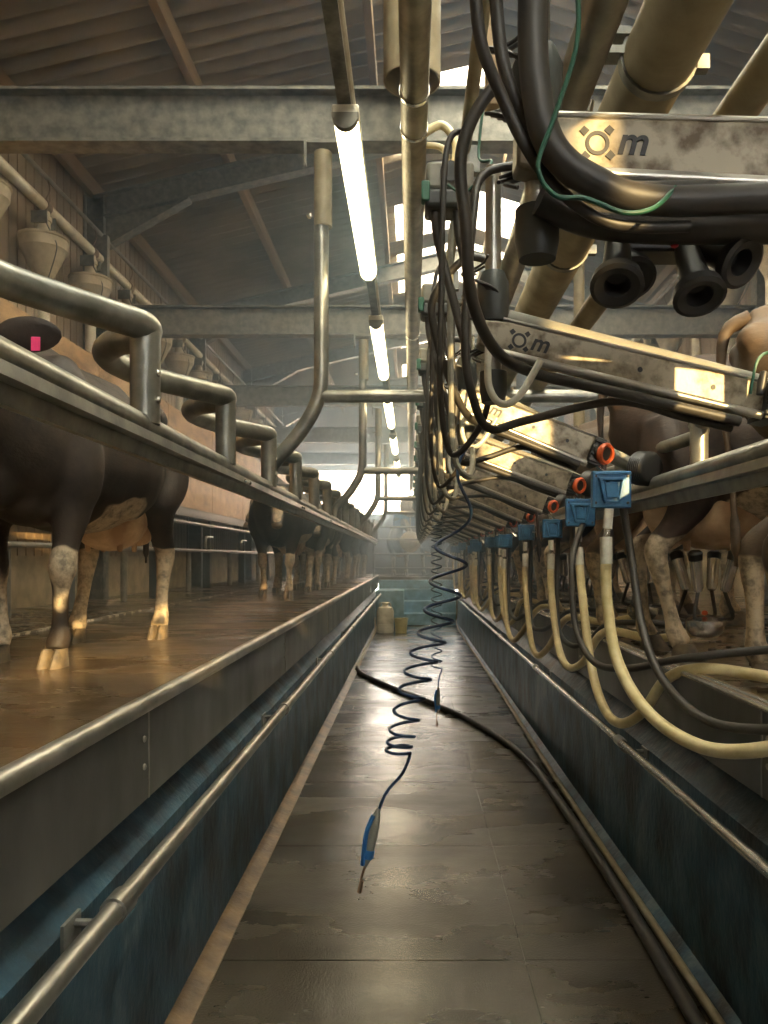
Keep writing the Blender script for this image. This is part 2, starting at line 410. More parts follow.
# portal frames
PY = [0.65, 4.4, 8.15, 11.9, 15.65, 19.4]
def ibeam_x(m, x0, x1, y, z0, z1, fw=0.14, tf=0.018, tw=0.012):     # flat I-section along x
    m.box(x0, y - fw / 2, z0, x1, y + fw / 2, z0 + tf); m.box(x0, y - fw / 2, z1 - tf, x1, y + fw / 2, z1)
    m.box(x0, y - tw / 2, z0 + tf, x1, y + tw / 2, z1 - tf)
def rafter(m, xa, za, xb, zb, y, d=0.25, fw=0.14):
    for o0, o1, hw in ((0, 0.016, fw / 2), (d - 0.016, d, fw / 2), (0.016, d - 0.016, 0.006)):
        m.prism([(xa, za - o1), (xb, zb - o1), (xb, zb - o0), (xa, za - o0)], y - hw, y + hw)
for i, y in enumerate(PY):
    lab = ['grey steel portal frame overhead behind the camera', 'nearest grey steel portal frame with a deep tie beam across the top of the view',
           'second grey steel portal frame, beam behind the lit tube lamps'][i] if i < 3 else '%s grey steel portal frame down the shed' % ORD[i - 1]
    if i == 0: continue
    t = thing('portal_frame', lab, 'steel frame', (0, y, GROUND), 'steel portal frames')
    o = (0, y, GROUND)
    mb = MB(o); ibeam_x(mb, XW0 + 0.1, XW1 - 0.1, y, EYE + 2.35, EYE + 2.66); obj('tie_beam', mb, M['galv'], t)
    rt = lambda x: roofz(x) - 0.18
    mb = MB(o); rafter(mb, XW0 + 0.1, rt(XW0 + 0.1), 0.8, rt(0.8), y); obj('rafter', mb, M['galv'], t)
    mb = MB(o); rafter(mb, 0.8, rt(0.8), XW1 - 0.1, rt(XW1 - 0.1), y); obj('rafter', mb, M['galv'], t)
    for s, X in ((1, XW0 + 0.11), (-1, XW1 - 0.11)):
        mb = MB(o)
        for dx in (-0.1, 0.1): mb.box(X + dx - 0.008, y - 0.07, GROUND, X + dx + 0.008, y + 0.07, rt(X))
        mb.box(X - 0.1, y - 0.006, GROUND, X + 0.1, y + 0.006, rt(X)); obj('column', mb, M['galv'], t)
        xa, xb = X + s * 0.1, X + s * 1.0
        mb = MB(o)
        mb.prism([(xa, rt(xa) - 0.25), (xb, rt(xb) - 0.25), (xa, rt(xa) - 0.55)], y - 0.006, y + 0.006)
        za, zb = rt(xa) - 0.55, rt(xb) - 0.25
        mb.prism([(xa, za - 0.02), (xb, zb - 0.02), (xb, zb), (xa, za)], y - 0.07, y + 0.07)
        obj('haunch', mb, M['galv'], t)
    if i > 1:
        mb = MB(o); mb.box(XW0 + 0.24, y - 0.25, EYE + 2.35, XW0 + 0.33, y - 0.19, EYE + 3.32); obj('hanger', mb, M['galv'], t)

# bluish haze volume of even density, standing in mostly for lens glare
vm = bpy.data.materials.new('haze'); vm.use_nodes = True; nt = vm.node_tree
nt.nodes.remove(nt.nodes['Principled BSDF'])
vsn = nt.nodes.new('ShaderNodeVolumeScatter'); vsn.inputs['Color'].default_value = (0.52, 0.76, 1.0, 1)
vsn.inputs['Density'].default_value = HAZE; vsn.inputs['Anisotropy'].default_value = 0.55
nt.links.new(vsn.outputs[0], nt.nodes['Material Output'].inputs['Volume'])
m = MB((0, 14, GROUND)); m.box(XW0 + 0.03, 3.0, GROUND + 0.02, XW1 - 0.03, YW - 0.01, EYE + 3.9)
o = obj('haze', m, vm, kind='stuff'); tag(o, 'thin bluish haze filling the far part of the shed, mostly standing in for lens glare', 'haze')

# ------------------------------------------------------------------ pit sides
for s, X, nm in ((-1, PX0, 'left'), (1, PX1, 'right')):
    t = thing('splash_panel', 'long stainless steel splash panel with rolled top edge along the %s side of the pit' % nm, 'metal panel', (X, 7, GROUND))
    mb = MB(t.location); e = 0.012
    mb.box(min(X, X - s * e), Y0, EYE - 0.70, max(X, X - s * e), YE + 0.9, EYE - 0.44); obj('sheet', mb, M['panel'], t)
    mb = MB(t.location); rr = 0.026 if s < 0 else 0.013; mb.tube([(X - s * 0.004, Y0, EYE - 0.451 + rr), (X - s * 0.004, YE + 0.9, EYE - 0.451 + rr)], rr, 14)
    mb.box(min(X, X + s * 0.06), Y0, EYE - 0.452, max(X, X + s * 0.06), YE + 0.9, EYE - 0.444); obj('rolled_edge', mb, M['steel'] if s < 0 else M['brightsteel'], t)
    if s > 0:
        mb = MB(t.location); mb.tube([(X + 0.035, Y0, EYE - 0.437), (X + 0.035, YE + 0.9, EYE - 0.437)], 0.010, 10); obj('bright_strip', mb, M['brightsteel'], t)
    y = -0.2
    while y < YE:
        mb = MB(t.location); mb.box(X - s * e - 0.003, y - 0.004, EYE - 0.70, X - s * e + 0.003, y + 0.004, EYE - 0.45)
        for z in (-0.52, -0.6): mb.ell(E(X - s * (e + 0.002), y - 0.04, z), 0.006, 0.01, 0.01, 8)
        obj('panel_joint', mb, M['steel'], t); y += 2.45
    # handrail
    hx, hz = (-0.665, EYE - 0.79) if s < 0 else (0.925, EYE - 0.81)
    t = thing('grab_rail', '%s steel tube rail running low along the %s pit wall' % (('brassy dull', 'left') if s < 0 else ('shiny', 'right')), 'rail', (hx, 7, hz))
    mb = MB(t.location); mb.tube([(hx, Y0 + 0.1, hz), (hx, YE - 0.1, hz)], 0.024 if s < 0 else 0.017, 14); obj('tube', mb, M['steel'] if s < 0 else M['brightsteel'], t)
    y = 1.75 if s < 0 else 1.1
    while y < YE - 0.3:
        mb = MB(t.location); mb.tube([(hx, y - 0.035, hz), (hx, y + 0.035, hz)], 0.031 if s < 0 else 0.022, 16); obj('collar', mb, M['steel'], t)
        mb = MB(t.location); mb.tube(fillet([(X + s * 0.02, y + 0.02, hz - 0.05), (hx + s * 0.02, y + 0.02, hz - 0.05), (hx, y + 0.02, hz - 0.01)], 0.03), 0.010, 8)
        mb.box(min(X, X - s * 0.008), y - 0.04, hz - 0.12, max(X, X - s * 0.008), y + 0.05, hz - 0.03); obj('bracket', mb, M['galv'], t)
        y += 2.3
# conduit along the foot of the right wall
mb = MB((PX1 - 0.06, 7, 0.03)); mb.tube(cr([(PX1 - 0.065, Y0 + 0.2, 0.022), (PX1 - 0.06, 2.5, 0.022), (PX1 - 0.07, 5.5, 0.024), (PX1 - 0.05, 9, 0.022), (PX1 - 0.06, 16, 0.03), (PX1 - 0.04, 16.8, 0.3), (PX1 - 0.02, 17.0, 0.55)]), 0.017, 10)
tag(obj('water_pipe', mb, M['dustpipe']), 'thin grey pipe lying along the foot of the right pit wall', 'pipe')
mb = MB((PX0 + 0.05, 13, 0.02)); mb.tube(cr([(PX0 + 0.05, 10.2, 0.022), (PX0 + 0.04, 12, 0.022), (PX0 + 0.055, 14, 0.022), (PX0 + 0.05, 15.6, 0.022), (PX0 + 0.03, 16, 0.25)]), 0.018, 10)
tag(obj('water_pipe', mb, M['dustpipe']), 'thin pale pipe lying along the foot of the left pit wall', 'pipe')
# steps at the far end
t = thing('pit_steps', 'flight of blue painted concrete steps at the far end of the pit', 'steps', (0.1, YE, 0))
for k in range(4):
    mb = MB(t.location); mb.box(PX0 + (0.02 if k else 0.32), YE - 0.02 + k * 0.27, 0, PX1 - 0.02, YE + 1.05, (k + 1) * 0.262 - (0.262 - 0.20 if k == 3 else 0)); obj('step', mb, M['bluestep'], t, bevel=0.015)
mb = MB((-0.6, 16.6, 0)); mb.box(PX0 + 0.01, 16.75, 0, -0.15, 17.15, 0.80); tag(obj('concrete_block', mb, M['bluestep'], bevel=0.02), 'pale blue block in the left corner beside the pit steps', 'block')
# jug and tub
t = thing('plastic_drum', 'white plastic drum with cap at the far left end of the pit', 'drum', (-0.52, 15.5, 0))
mb = MB(); mb.lathe((0, 0, 0), [(0.02, 0), (0.16, 0.0), (0.175, 0.03), (0.175, 0.16), (0.168, 0.18), (0.175, 0.2), (0.175, 0.42), (0.15, 0.5), (0.07, 0.53), (0.06, 0.55)]); obj('body', mb, M['white'], t)
mb = MB(); mb.lathe((0, 0, 0.55), [(0.068, 0), (0.068, 0.05), (0.0, 0.052)], 16); obj('cap', mb, M['white'], t)
mb = MB(); mb.tube(fillet([(-0.12, 0, 0.5), (-0.1, 0, 0.6), (0.1, 0, 0.6), (0.12, 0, 0.5)], 0.04), 0.012, 8); obj('handle', mb, M['white'], t)
t = thing('plastic_tub', 'small pale yellow tub standing beside the white drum', 'tub', (-0.2, 15.45, 0))
mb = MB(); mb.lathe((0, 0, 0), [(0.0, 0.0), (0.11, 0.0), (0.135, 0.26), (0.145, 0.27), (0.145, 0.29), (0.13, 0.29), (0.105, 0.02), (0, 0.02)], 20); obj('tub_body', mb, M['yellowtub'], t)
mb = MB(); mb.tube(cr([(-0.13, 0, 0.27), (-0.1, 0.03, 0.16), (0.1, 0.03, 0.16), (0.13, 0, 0.27)]), 0.005, 6); obj('handle', mb, M['steel'], t)
# black hose across the floor
mb = MB((0, 6, 0.03))
mb.tube(cr([(PX0 + 0.06, 10.3, 0.03), (-0.6, 9.7, 0.028), (-0.2, 8.7, 0.028), (0.3, 7.6, 0.028), (0.62, 6.7, 0.028), (0.84, 5.7, 0.028), (0.90, 4.6, 0.028), (0.92, 3.4, 0.028), (0.905, 2.3, 0.028), (0.90, 1.0, 0.028), (0.9, -1, 0.028)], 10), 0.026, 12)
tag(obj('floor_hose', mb, M['hoseblack']), 'black rubber hose lying across the wet pit floor and along the right side', 'hose')
# muck scatter on the left standing
def muck(cx0, cx1, cy0, cy1, n, name, lab, mat, rmin=0.006, rmax=0.02):
    m = MB(((cx0 + cx1) / 2, (cy0 + cy1) / 2, GROUND))
    for _ in range(n):
        x = random.uniform(cx0, cx1); y = random.uniform(cy0, cy1); r = random.uniform(rmin, rmax)
        m.ell((x, y, GROUND + r * 0.25), r * random.uniform(0.8, 1.6), r, r * 0.6, 6)
    o = obj(name, m, mat, kind='stuff'); tag(o, lab, 'muck'); return o
muck(-3.3, -2.3, 3.0, 6.2, 1100, 'spilled_feed', 'dark crumbs of spilled feed on the floor by the left manger', M['muck'], 0.008, 0.03)
muck(-2.2, -0.95, 2.2, 9.0, 90, 'grit', 'small grit specks on the wet floor around the left cows', M['muck'], 0.002, 0.005)
muck(1.15, 2.4, 1.6, 9.0, 500, 'muck_crumbs', 'dark muck crumbs on the floor under the right cows', M['muck'], 0.006, 0.022)
# manger kerb with chipped pale nose
m = MB(); m.box(-3.42, Y0, GROUND, -2.3, YW, GROUND + 0.012); struct('trim_4', m, M['cowfloor'])
m = MB(); m.box(-2.3, Y0, GROUND, -2.27, YW, GROUND + 0.014); struct('trim_5', m, M['oldpaint'])

# ------------------------------------------------------------------ left stalling
# feed boards
by = [3.1]
while by[-1] < 19: by.append(by[-1] + 2.05)
for i, (a, b) in enumerate(zip([0.9] + by, by)):
    t = thing('feed_board', 'large brown stained board above the feed rails, %s along the left wall' % ORD[i], 'board', (-2.92, (a + b) / 2, GROUND), 'brown boards over the left manger')
    mb = MB(t.location); mb.box(-2.95, a + 0.008, EYE + 0.66, -2.92, b - 0.008, EYE + 1.86); obj('sheet', mb, M['board'], t)
    mb = MB(t.location); mb.box(-2.965, a, EYE + 0.54, -2.905, b, EYE + 0.655); obj('bottom_strip', mb, M['rubber'], t)
    mb = MB(t.location)
    for yy in (a + 0.1, b - 0.1):
        mb = MB(t.location); mb.box(-3.05, yy - 0.03, GROUND + 0.9, -2.955, yy + 0.03, EYE + 1.9); obj('batten', mb, M['timber'], t)
# feed rails
t = thing('feed_rail', 'twin galvanised breast rails on posts in front of the left manger', 'rail', (-2.92, 9, GROUND))
for z in (0.46, 0.10):
    mb = MB(t.location); mb.tube([E(-2.9, Y0 + 0.1, z), E(-2.9, 20, z)], 0.024, 12); obj('rail_tube', mb, M['galvpipe'], t)
y = 4.35
while y < 20:
    mb = MB(t.location); mb.box(-3.03, y - 0.055, GROUND, -2.93, y + 0.055, EYE + 0.6); obj('post', mb, M['darkplastic'], t)
    mb = MB(t.location); mb.tube([(-2.95, y + 1.25, GROUND), E(-2.95, y + 1.25, 0.08)], 0.035, 12); obj('stub_post', mb, M['galvpipe'], t)
    mb = MB(t.location); mb.tube(fillet([E(-2.9, y + 1.9, 0.11), E(-2.9, y + 1.9, 0.3), E(-2.9, y + 2.25, 0.3)], 0.12), 0.02, 8); obj('loop', mb, M['galvpipe'], t)
    y += 2.3
# auger pipe, rod and hoppers
def side_feed(s, X, n, nm, zt=3.07, Yf=5.72):
    t = thing('feed_auger', 'long dusty white feed auger pipe high along the %s wall' % nm, 'pipe', (X, 9, EYE + zt))
    mb = MB(t.location); mb.tube([E(X, Y0 + 0.1, zt), E(X, 20.5, zt)], 0.048, 14); obj('pipe', mb, M['white'], t)
    for k in range(16):
        y = Yf - 2 + k * 1.0
        mb = MB(t.location); mb.tube([E(X, y - 0.04, zt), E(X, y + 0.04, zt)], 0.056, 14)
        mb.tube(cr([E(X, y, zt + 0.05), E(X - s * 0.03, y + .03, zt + 0.16), E(X - s * 0.02, y, zt + 0.25)], 4), 0.006, 6); obj('clamp', mb, M['rust'], t)
    mb = MB((X, 9, EYE + zt + 0.25)); mb.tube([E(X - s * 0.02, Y0 + 0.1, zt + 0.25), E(X - s * 0.02, 20.5, zt + 0.25)], 0.02, 8)
    tag(obj('steel_rod', mb, M['galvpipe']), 'slim steel rod carrying the feed auger along the %s wall' % nm, 'rod')
    first = None
    for k in range(n):
        y = Yf + k * 0.98
        lab = 'dusty white cone feed hopper hanging on the %s wall, %s from the camera' % (nm, ORD[k])
        if first is None:
            first = r = thing('feed_hopper', lab, 'feed hopper', E(X, y, zt - 0.5), 'feed hoppers on the %s wall' % nm)
            mb = MB(); mb.lathe((0, 0, 0), [(0.055, -0.2), (0.06, -0.16), (0.11, -0.06), (0.185, 0.10), (0.195, 0.11), (0.2, 0.19), (0.21, 0.2), (0.21, 0.215), (0.06, 0.235)], 24); obj('bowl', mb, M['hopper'], r)
            mb = MB(); mb.lathe((0, 0, 0.235), [(0.055, 0), (0.055, 0.12), (0.068, 0.125), (0.068, 0.16), (0.05, 0.165), (0.05, 0.21)], 16); obj('inlet_neck', mb, M['hopper'], r)
            mb = MB(); mb.lathe((0, 0, -0.2), [(0.05, 0), (0.05, -0.9)], 16); obj('drop_tube', mb, M['white'], r)
            mb = MB(); mb.obox((0.0, -0.08, 0.37), (0.07, 0, 0), (0, 0.008, 0), (0, 0, 0.05)); obj('clamp_frame', mb, M['galv'], r); mb = MB(); mb.obox((0.0, 0.08, 0.37), (0.07, 0, 0), (0, 0.008, 0), (0, 0, 0.05)); obj('clamp_frame', mb, M['galv'], r)
            mb = MB(); mb.tube(cr([(0.04, -0.06, 0.35), (0.12, -0.1, 0.2), (0.17, -0.12, 0.08), (0.06, -0.05, -0.16)], 4), 0.005, 6); obj('cord', mb, M['rubber'], r)
        else:
            r = dup(first); r.location = E(X, y, zt - 0.5); r['label'] = lab
side_feed(-1, -3.2, 14, 'left')
side_feed(1, 3.5, 9, 'right', 3.4, 6.5)

# rump rails and the zigzag tubes above them
def rump_rail(s, X, z, nm):
    t = thing('rump_rail', 'heavy galvanised rump rail running behind the %s row of cows' % nm, 'rail', (X, 8, GROUND))
    mb = MB(t.location)
    mb.tube([E(X, Y0 + 0.1, z + 0.02), E(X, 18.2, z + 0.02)], 0.035, 14)
    mb.prism([(X - s * 0.03, EYE + z + 0.0), (X + s * 0.03, EYE + z + 0.0), (X + s * 0.045, EYE + z - 0.065), (X + s * 0.01, EYE + z - 0.07), (X + s * 0.0, EYE + z - 0.03), (X - s * 0.034, EYE + z - 0.03)], Y0 + 0.1, 18.2)
    obj('rail_bar', mb, M['galvpipe'], t)
    for y in [3.55, 3.65, 5.4, 5.5, 7.3, 7.4, 9.2, 9.3]:
        mb = MB(t.location); mb.ell(E(X - s * 0.036, y, z - 0.02), 0.008, 0.010, 0.010, 8); obj('bolt', mb, M['brightsteel'], t)
rump_rail(-1, -0.80, 0.375, 'left'); rump_rail(1, 0.99, 0.275, 'right')
ZZ = 0.69; posts = [0.22 + 1.0 * i + 0.02 for i in range(1, 18)]
posts = [2.3 + 1.0 * (i - 1) for i in range(0, 17)]
t = thing('zigzag_rail', 'grey galvanised tube bent in zigzag loops on short posts above the left rump rail', 'rail', (-0.8, 8, GROUND))
path = [E(-1.32, posts[0] - 1.4, ZZ)]
for yp in posts:
    path += [E(-1.05, yp - 0.62, ZZ), E(-0.82, yp - 0.12, ZZ), E(-0.78, yp + 0.02, ZZ), E(-0.88, yp + 0.16, ZZ), E(-1.05, yp + 0.26, ZZ)]
zz = []
for yp in posts:
    zz += [(-0.85, yp - 0.11), (-0.795, yp - 0.01), (-0.83, yp + 0.09), (-0.94, yp + 0.16), (-1.02, yp + 0.27), (-1.045, yp + 0.40), (-1.03, yp + 0.54), (-0.98, yp + 0.67)]
path = [E(x, y, ZZ) for x, y in [(-1.045, posts[0] - 0.6), (-1.03, posts[0] - 0.46), (-0.98, posts[0] - 0.33)] + zz]
mb = MB(t.location); mb.tube(cr(path, 5), 0.044, 14); obj('zigzag_tube', mb, M['galvpipe'], t)
for i, yp in enumerate(posts):
    mb = MB(t.location); mb.tube(fillet([E(-0.795, yp, 0.40), E(-0.795, yp, ZZ + 0.005), E(-0.83, yp - 0.06, ZZ + 0.005)], 0.05), 0.044, 14)
    obj('post', mb, M['galvpipe'], t)
    if i in (1, 3):
        mb = MB(t.location)
        for z in (0.47, 0.55): mb.ell(E(-0.752, yp - 0.01, z), 0.008, 0.012, 0.012, 8)
        obj('bolt', mb, M['brightsteel'], t)
mb = MB(t.location); mb.ell(E(-0.93, posts[0] - 0.27, ZZ + 0.005), 0.03, 0.02, 0.03, 8); obj('paint_mark', mb, M['red'], t)
# right zigzag: posts and a bent tube lower behind the arms
t = thing('stall_divider_rail', 'galvanised tube bent round short posts above the right rump rail', 'rail', (1.15, 8, GROUND))
mb = MB(t.location)
pr = [1.67 + 1.0 * i for i in range(0, 16)]; zz = []
for yp in pr: zz += [(1.03, yp - 0.12), (1.00, yp - 0.02), (1.02, yp + 0.08), (1.07, yp + 0.16), (1.10, yp + 0.28), (1.09, yp + 0.45)]
mb.tube(cr([E(x, y, 0.47) for x, y in zz], 5), 0.027, 12); obj('zigzag_tube', mb, M['galvpipe'], t)
for yp in pr:
    mb = MB(t.location); mb.tube([E(1.0, yp, 0.28), E(1.0, yp, 0.60)], 0.031, 12); obj('post', mb, M['galvpipe'], t)
# tall pale uprights in the right frame
for k, y in enumerate((4.85, 8.0, 11.5)):
    mb = MB((1.1, y, EYE)); mb.tube([E(1.06, y, 0.3), E(1.06, y, 2.35)], 0.035, 12)
    tag(obj('upright_tube', mb, M['dustpipe']), 'pale upright tube rising behind the milking arms, %s from the camera' % ORD[k], 'post', 'pale upright tubes')

# hanging goal-post tubes
for k, y in enumerate(PY[1:5]):
    t = thing('hanging_support', '%s hanging tube support curving from the steel beam down to the left rump rail' % ['nearest tall', 'second', 'third', 'fourth'][k], 'support tube', E(-0.51, y, 2.3), 'hanging tube supports')
    mb = MB(t.location); yy = y - 0.03
    mb.tube(fillet([E(-0.51, yy, 2.3), E(-0.51, yy, 0.92), E(-0.62, yy, 0.72), E(-0.80, yy, 0.52), E(-0.80, yy, 0.42)], 0.22, 8), 0.042, 14); obj('down_tube', mb, M['galvpipe'], t)
    mb = MB(t.location); mb.tube([E(-0.50, yy, 2.30), E(-0.50, yy, 1.88)], 0.052, 16); obj('sleeve', mb, M['dustpipe'], t)
    mb = MB(t.location); mb.tube([E(-0.50, yy, 0.92), E(1.1, yy, 0.92)], 0.037, 12); obj('cross_tube', mb, M['galvpipe'], t)
    mb = MB(t.location); mb.box(-0.6, yy - 0.06, EYE + 2.33, -0.4, yy + 0.06, EYE + 2.349); mb.box(-0.6, yy - 0.07, EYE + 2.2, -0.585, yy - 0.05, EYE + 2.34); obj('mounting_plate', mb, M['galv'], t)
    mb = MB(t.location); mb.ell(E(-0.575, yy - 0.03, 1.93), 0.02, 0.015, 0.015, 8); obj('bolt', mb, M['brightsteel'], t)

# ------------------------------------------------------------------ lamps
ly = [2.86, 5.35, 7.95, 10.35, 12.8, 15.2]
t = thing('lamp_track', 'narrow steel channel with conduit that carries the row of tube lamps', 'channel', E(-0.24, 8, 1.72))
mb = MB(t.location); mb.box(-0.275, Y0 + 0.1, EYE + 1.70, -0.225, 18, EYE + 1.735); obj('channel', mb, M['galv'], t)
mb = MB(t.location); mb.tube([E(-0.215, Y0 + 0.1, 1.70), E(-0.215, 18, 1.70)], 0.009, 8); obj('conduit', mb, M['white'], t)
first = None
for k, y in enumerate(ly):
    lab = 'lit fluorescent tube lamp over the pit, %s from the camera' % ORD[k]
    if first is None:
        first = r = thing('tube_lamp', lab, 'ceiling lamp', E(-0.245, y, 1.62), 'row of tube lamps')
        pr_ = [(0.046 * math.cos(a), 0.03 - 0.055 * math.sin(a)) for a in [PI * j / 12 for j in range(13)]]
        mb = MB(); mb.prism([(x, z) for x, z in pr_], 0.02, 1.56); obj('diffuser', mb, M['lamp'], r)
        mb = MB(); mb.box(-0.05, 0.0, 0.031, 0.05, 1.58, 0.07); obj('lamp_body', mb, M['white'], r, bevel=0.006)
        for a in (-0.012, 1.562):
            mb = MB(); mb.prism([(x * 1.1, z * 1.08) for x, z in pr_], a, a + 0.03); obj('end_cap', mb, M['greyplastic'], r)
        for a in (0.3, 1.2):
            mb = MB(); mb.box(-0.012, a, 0.07, 0.012, a + 0.03, 0.085); obj('hanger_clip', mb, M['galv'], r)
    else:
        r = dup(first); r.location = E(-0.245, y, 1.62); r['label'] = lab

# ------------------------------------------------------------------ overhead pipes
t = thing('air_pipe', 'long mottled grey pipe running overhead down the middle of the pit', 'pipe', E(0.01, 8, 1.64))
mb = MB(t.location); mb.tube([E(0.012, Y0 + 0.1, 1.64), E(0.012, 18, 1.64)], 0.05, 18); obj('pipe', mb, M['airpipe'], t)
for y in (2.7, 2.93, 5.6, 8.5):
    mb = MB(t.location); mb.tube([E(0.012, y - 0.008, 1.64), E(0.012, y + 0.008, 1.64)], 0.055, 18); obj('band', mb, M['brightsteel'], t)
mb = MB(t.location)
mb.tube(cr([E(0.05, 2.95, 1.63), E(0.12, 2.95, 1.66), E(0.17, 2.93, 1.58), E(0.16, 2.9, 1.46), E(0.1, 2.8, 1.30)], 6), 0.016, 10)
mb.tube(cr([E(0.06, 2.98, 1.60), E(0.13, 2.98, 1.58), E(0.145, 2.95, 1.45), E(0.2, 2.9, 1.3)], 6), 0.012, 10); obj('branch_hose', mb, M['cream'], t)
n = 32; DX, DY = 0.005, 3.62; ztop = roofz(DX) - 0.03
prof = [(0.135, EYE + 2.24), (0.135, ztop), (0.127, ztop), (0.127, EYE + 2.24)]; mb = MB((DX, DY, EYE + 2.24)); vs_ = []
for r_, z in prof: vs_ += [(DX + r_ * math.cos(2 * PI * k / n), DY + r_ * math.sin(2 * PI * k / n), z) for k in range(n)]
mb.add(vs_, [(i * n + k, i * n + (k + 1) % n, ((i + 1) % 4) * n + (k + 1) % n, ((i + 1) % 4) * n + k) for i in range(4) for k in range(n)])
tag(obj('duct_pipe', mb, M['dustpipe']), 'wide open-ended duct pipe hanging from the roof above the middle overhead pipe', 'pipe')
def long_pipe(x, z, r, name, lab, mat, y1=18, y0=Y0 + 0.1):
    t = thing(name, lab, 'pipe', E(x, 8, z))
    mb = MB(t.location); mb.tube([E(x, y0, z), E(x, y1, z)], r, 24); obj('pipe', mb, mat, t); return t
t = long_pipe(0.52, 1.05, 0.076, 'milk_line_pipe', 'thickest tan pipe slanting away overhead on the right', M['dustpipe'])
for y in (1.62, 2.6, 4.6, 6.6):
    mb = MB(t.location); mb.tube([E(0.52, y - 0.012, 1.05), E(0.52, y + 0.012, 1.05)], 0.082, 24)
    mb.obox(E(0.43, y, 1.10), (0.03, 0, 0), (0, 0.02, 0), (0, 0, 0.008)); mb.obox(E(0.43, y, 1.06), (0.03, 0, 0), (0, 0.02, 0), (0, 0, 0.008)); mb.obox(E(0.61, y, 1.04), (0.015, 0, 0), (0, 0.012, 0), (0, 0, 0.015)); obj('clamp', mb, M['galv'], t)
t = long_pipe(0.345, 0.99, 0.04, 'vacuum_pipe', 'grey medium pipe left of the thickest overhead pipe', M['galvpipe'])
for y in (1.75, 3.6, 5.6):
    mb = MB(t.location); mb.tube(cr([E(0.29, y, 1.04), E(0.30, y, 0.94), E(0.38, y, 0.93), E(0.41, y, 1.04)], 5), 0.008, 8); obj('u_bolt', mb, M['brightsteel'], t)
long_pipe(0.72, 0.985, 0.042, 'wash_pipe', 'slim tan pipe right of the thickest overhead pipe', M['dustpipe'])
t = long_pipe(0.16, 1.22, 0.018, 'wire_conduit', 'thin conduit above the row of control boxes', M['dustpipe'])
# timber hanger with post by the pipes, pale and square
mb = MB(E(0.24, 2.25, 1.8)); mb.box(0.215, 2.2, EYE + 1.30, 0.262, 2.25, EYE + 2.3); tag(obj('timber_hanger', mb, M['timber'], bevel=0.004), 'square timber hanger tied with wire above the nearest control box', 'post')

# ------------------------------------------------------------------ milking units
def text_mesh(txt, size):
    cu = bpy.data.curves.new('t', 'FONT'); cu.body = txt; cu.size = size; cu.shear = 0.25; cu.extrude = 0.0008; cu.offset = size * 0.02
    o = bpy.data.objects.new('t', cu); C.objects.link(o)
    dg = bpy.context.evaluated_depsgraph_get(); me = bpy.data.meshes.new_from_object(o.evaluated_get(dg))
    vs_ = [v.co.copy() for v in me.vertices]; fs = [tuple(p.vertices) for p in me.polygons]
    bpy.data.objects.remove(o); bpy.data.curves.remove(cu); bpy.data.meshes.remove(me); return vs_, fs
TM = text_mesh('m', 0.062)
units = []
for i in range(16):
    if i == 0: Lp, Rp = Vector(E(0.215, 1.22, 0.645)), Vector(E(1.0, 1.24, 0.625))
    elif i == 1: Lp, Rp = Vector(E(0.225, 1.98, 0.565)), Vector(E(0.93, 2.05, 0.418))
    elif i == 2: Lp, Rp = Vector(E(0.225, 2.97, 0.60)), Vector(E(0.70, 3.02, 0.42))
    else:
        xr = [0.82, 0.87, 0.88][min(i - 3, 2)]; zr = [0.39, 0.35, 0.335][min(i - 3, 2)]
        Lp, Rp = Vector(E(0.225, i + 0.98, 0.60 if i < 6 else 0.58)), Vector(E(xr, i + 1.02, zr))
    units.append((Lp, Rp))

def control_box(k, y):
    z = 1.10 if k else 1.10
    lab = 'grey control box with two hose ports beside the middle pipe, %s from the camera' % ORD[k]
    return lab, E(0.115, y, z)
cb0 = None
for k in range(15):
    y = 2.3 + k * 1.0; lab, loc = control_box(k, y)
    if cb0 is None:
        cb0 = r = thing('control_box', lab, 'control box', loc, 'control boxes over the pit')
        mb = MB(); mb.box(-0.07, -0.05, -0.02, 0.07, 0.05, 0.065); obj('housing', mb, M['greyplastic'], r, bevel=0.012)
        mb = MB(); mb.box(-0.075, -0.06, -0.075, 0.06, 0.05, -0.02); obj('lower_body', mb, M['darkplastic'], r, bevel=0.012)
        mb = MB(); mb.lathe((0.0, -0.052, 0.03), [(0.03, 0), (0.03, -0.006), (0.02, -0.006), (0.0, -0.004)], 16, d=(0, 1, 0)); obj('dial', mb, M['darkplastic'], r)
        mb = MB(); mb.box(-0.085, -0.065, -0.06, -0.06, -0.03, 0.0); obj('green_valve', mb, M['green'], r, bevel=0.005)
        for x in (-0.045, 0.02):
            mb = MB(); mb.tube(cr([(x, -0.02, -0.07), (x + 0.01, -0.02, -0.16), (x + 0.05, -0.03, -0.32), (x + 0.10, -0.02, -0.5)], 6), 0.013, 10); obj('port_hose', mb, M['hoseblack'], r)
        mb = MB(); mb.box(0.05, -0.01, 0.05, 0.09, 0.02, 0.13); obj('bracket', mb, M['galv'], r)
    else:
        r = dup(cb0); r.location = loc; r['label'] = lab

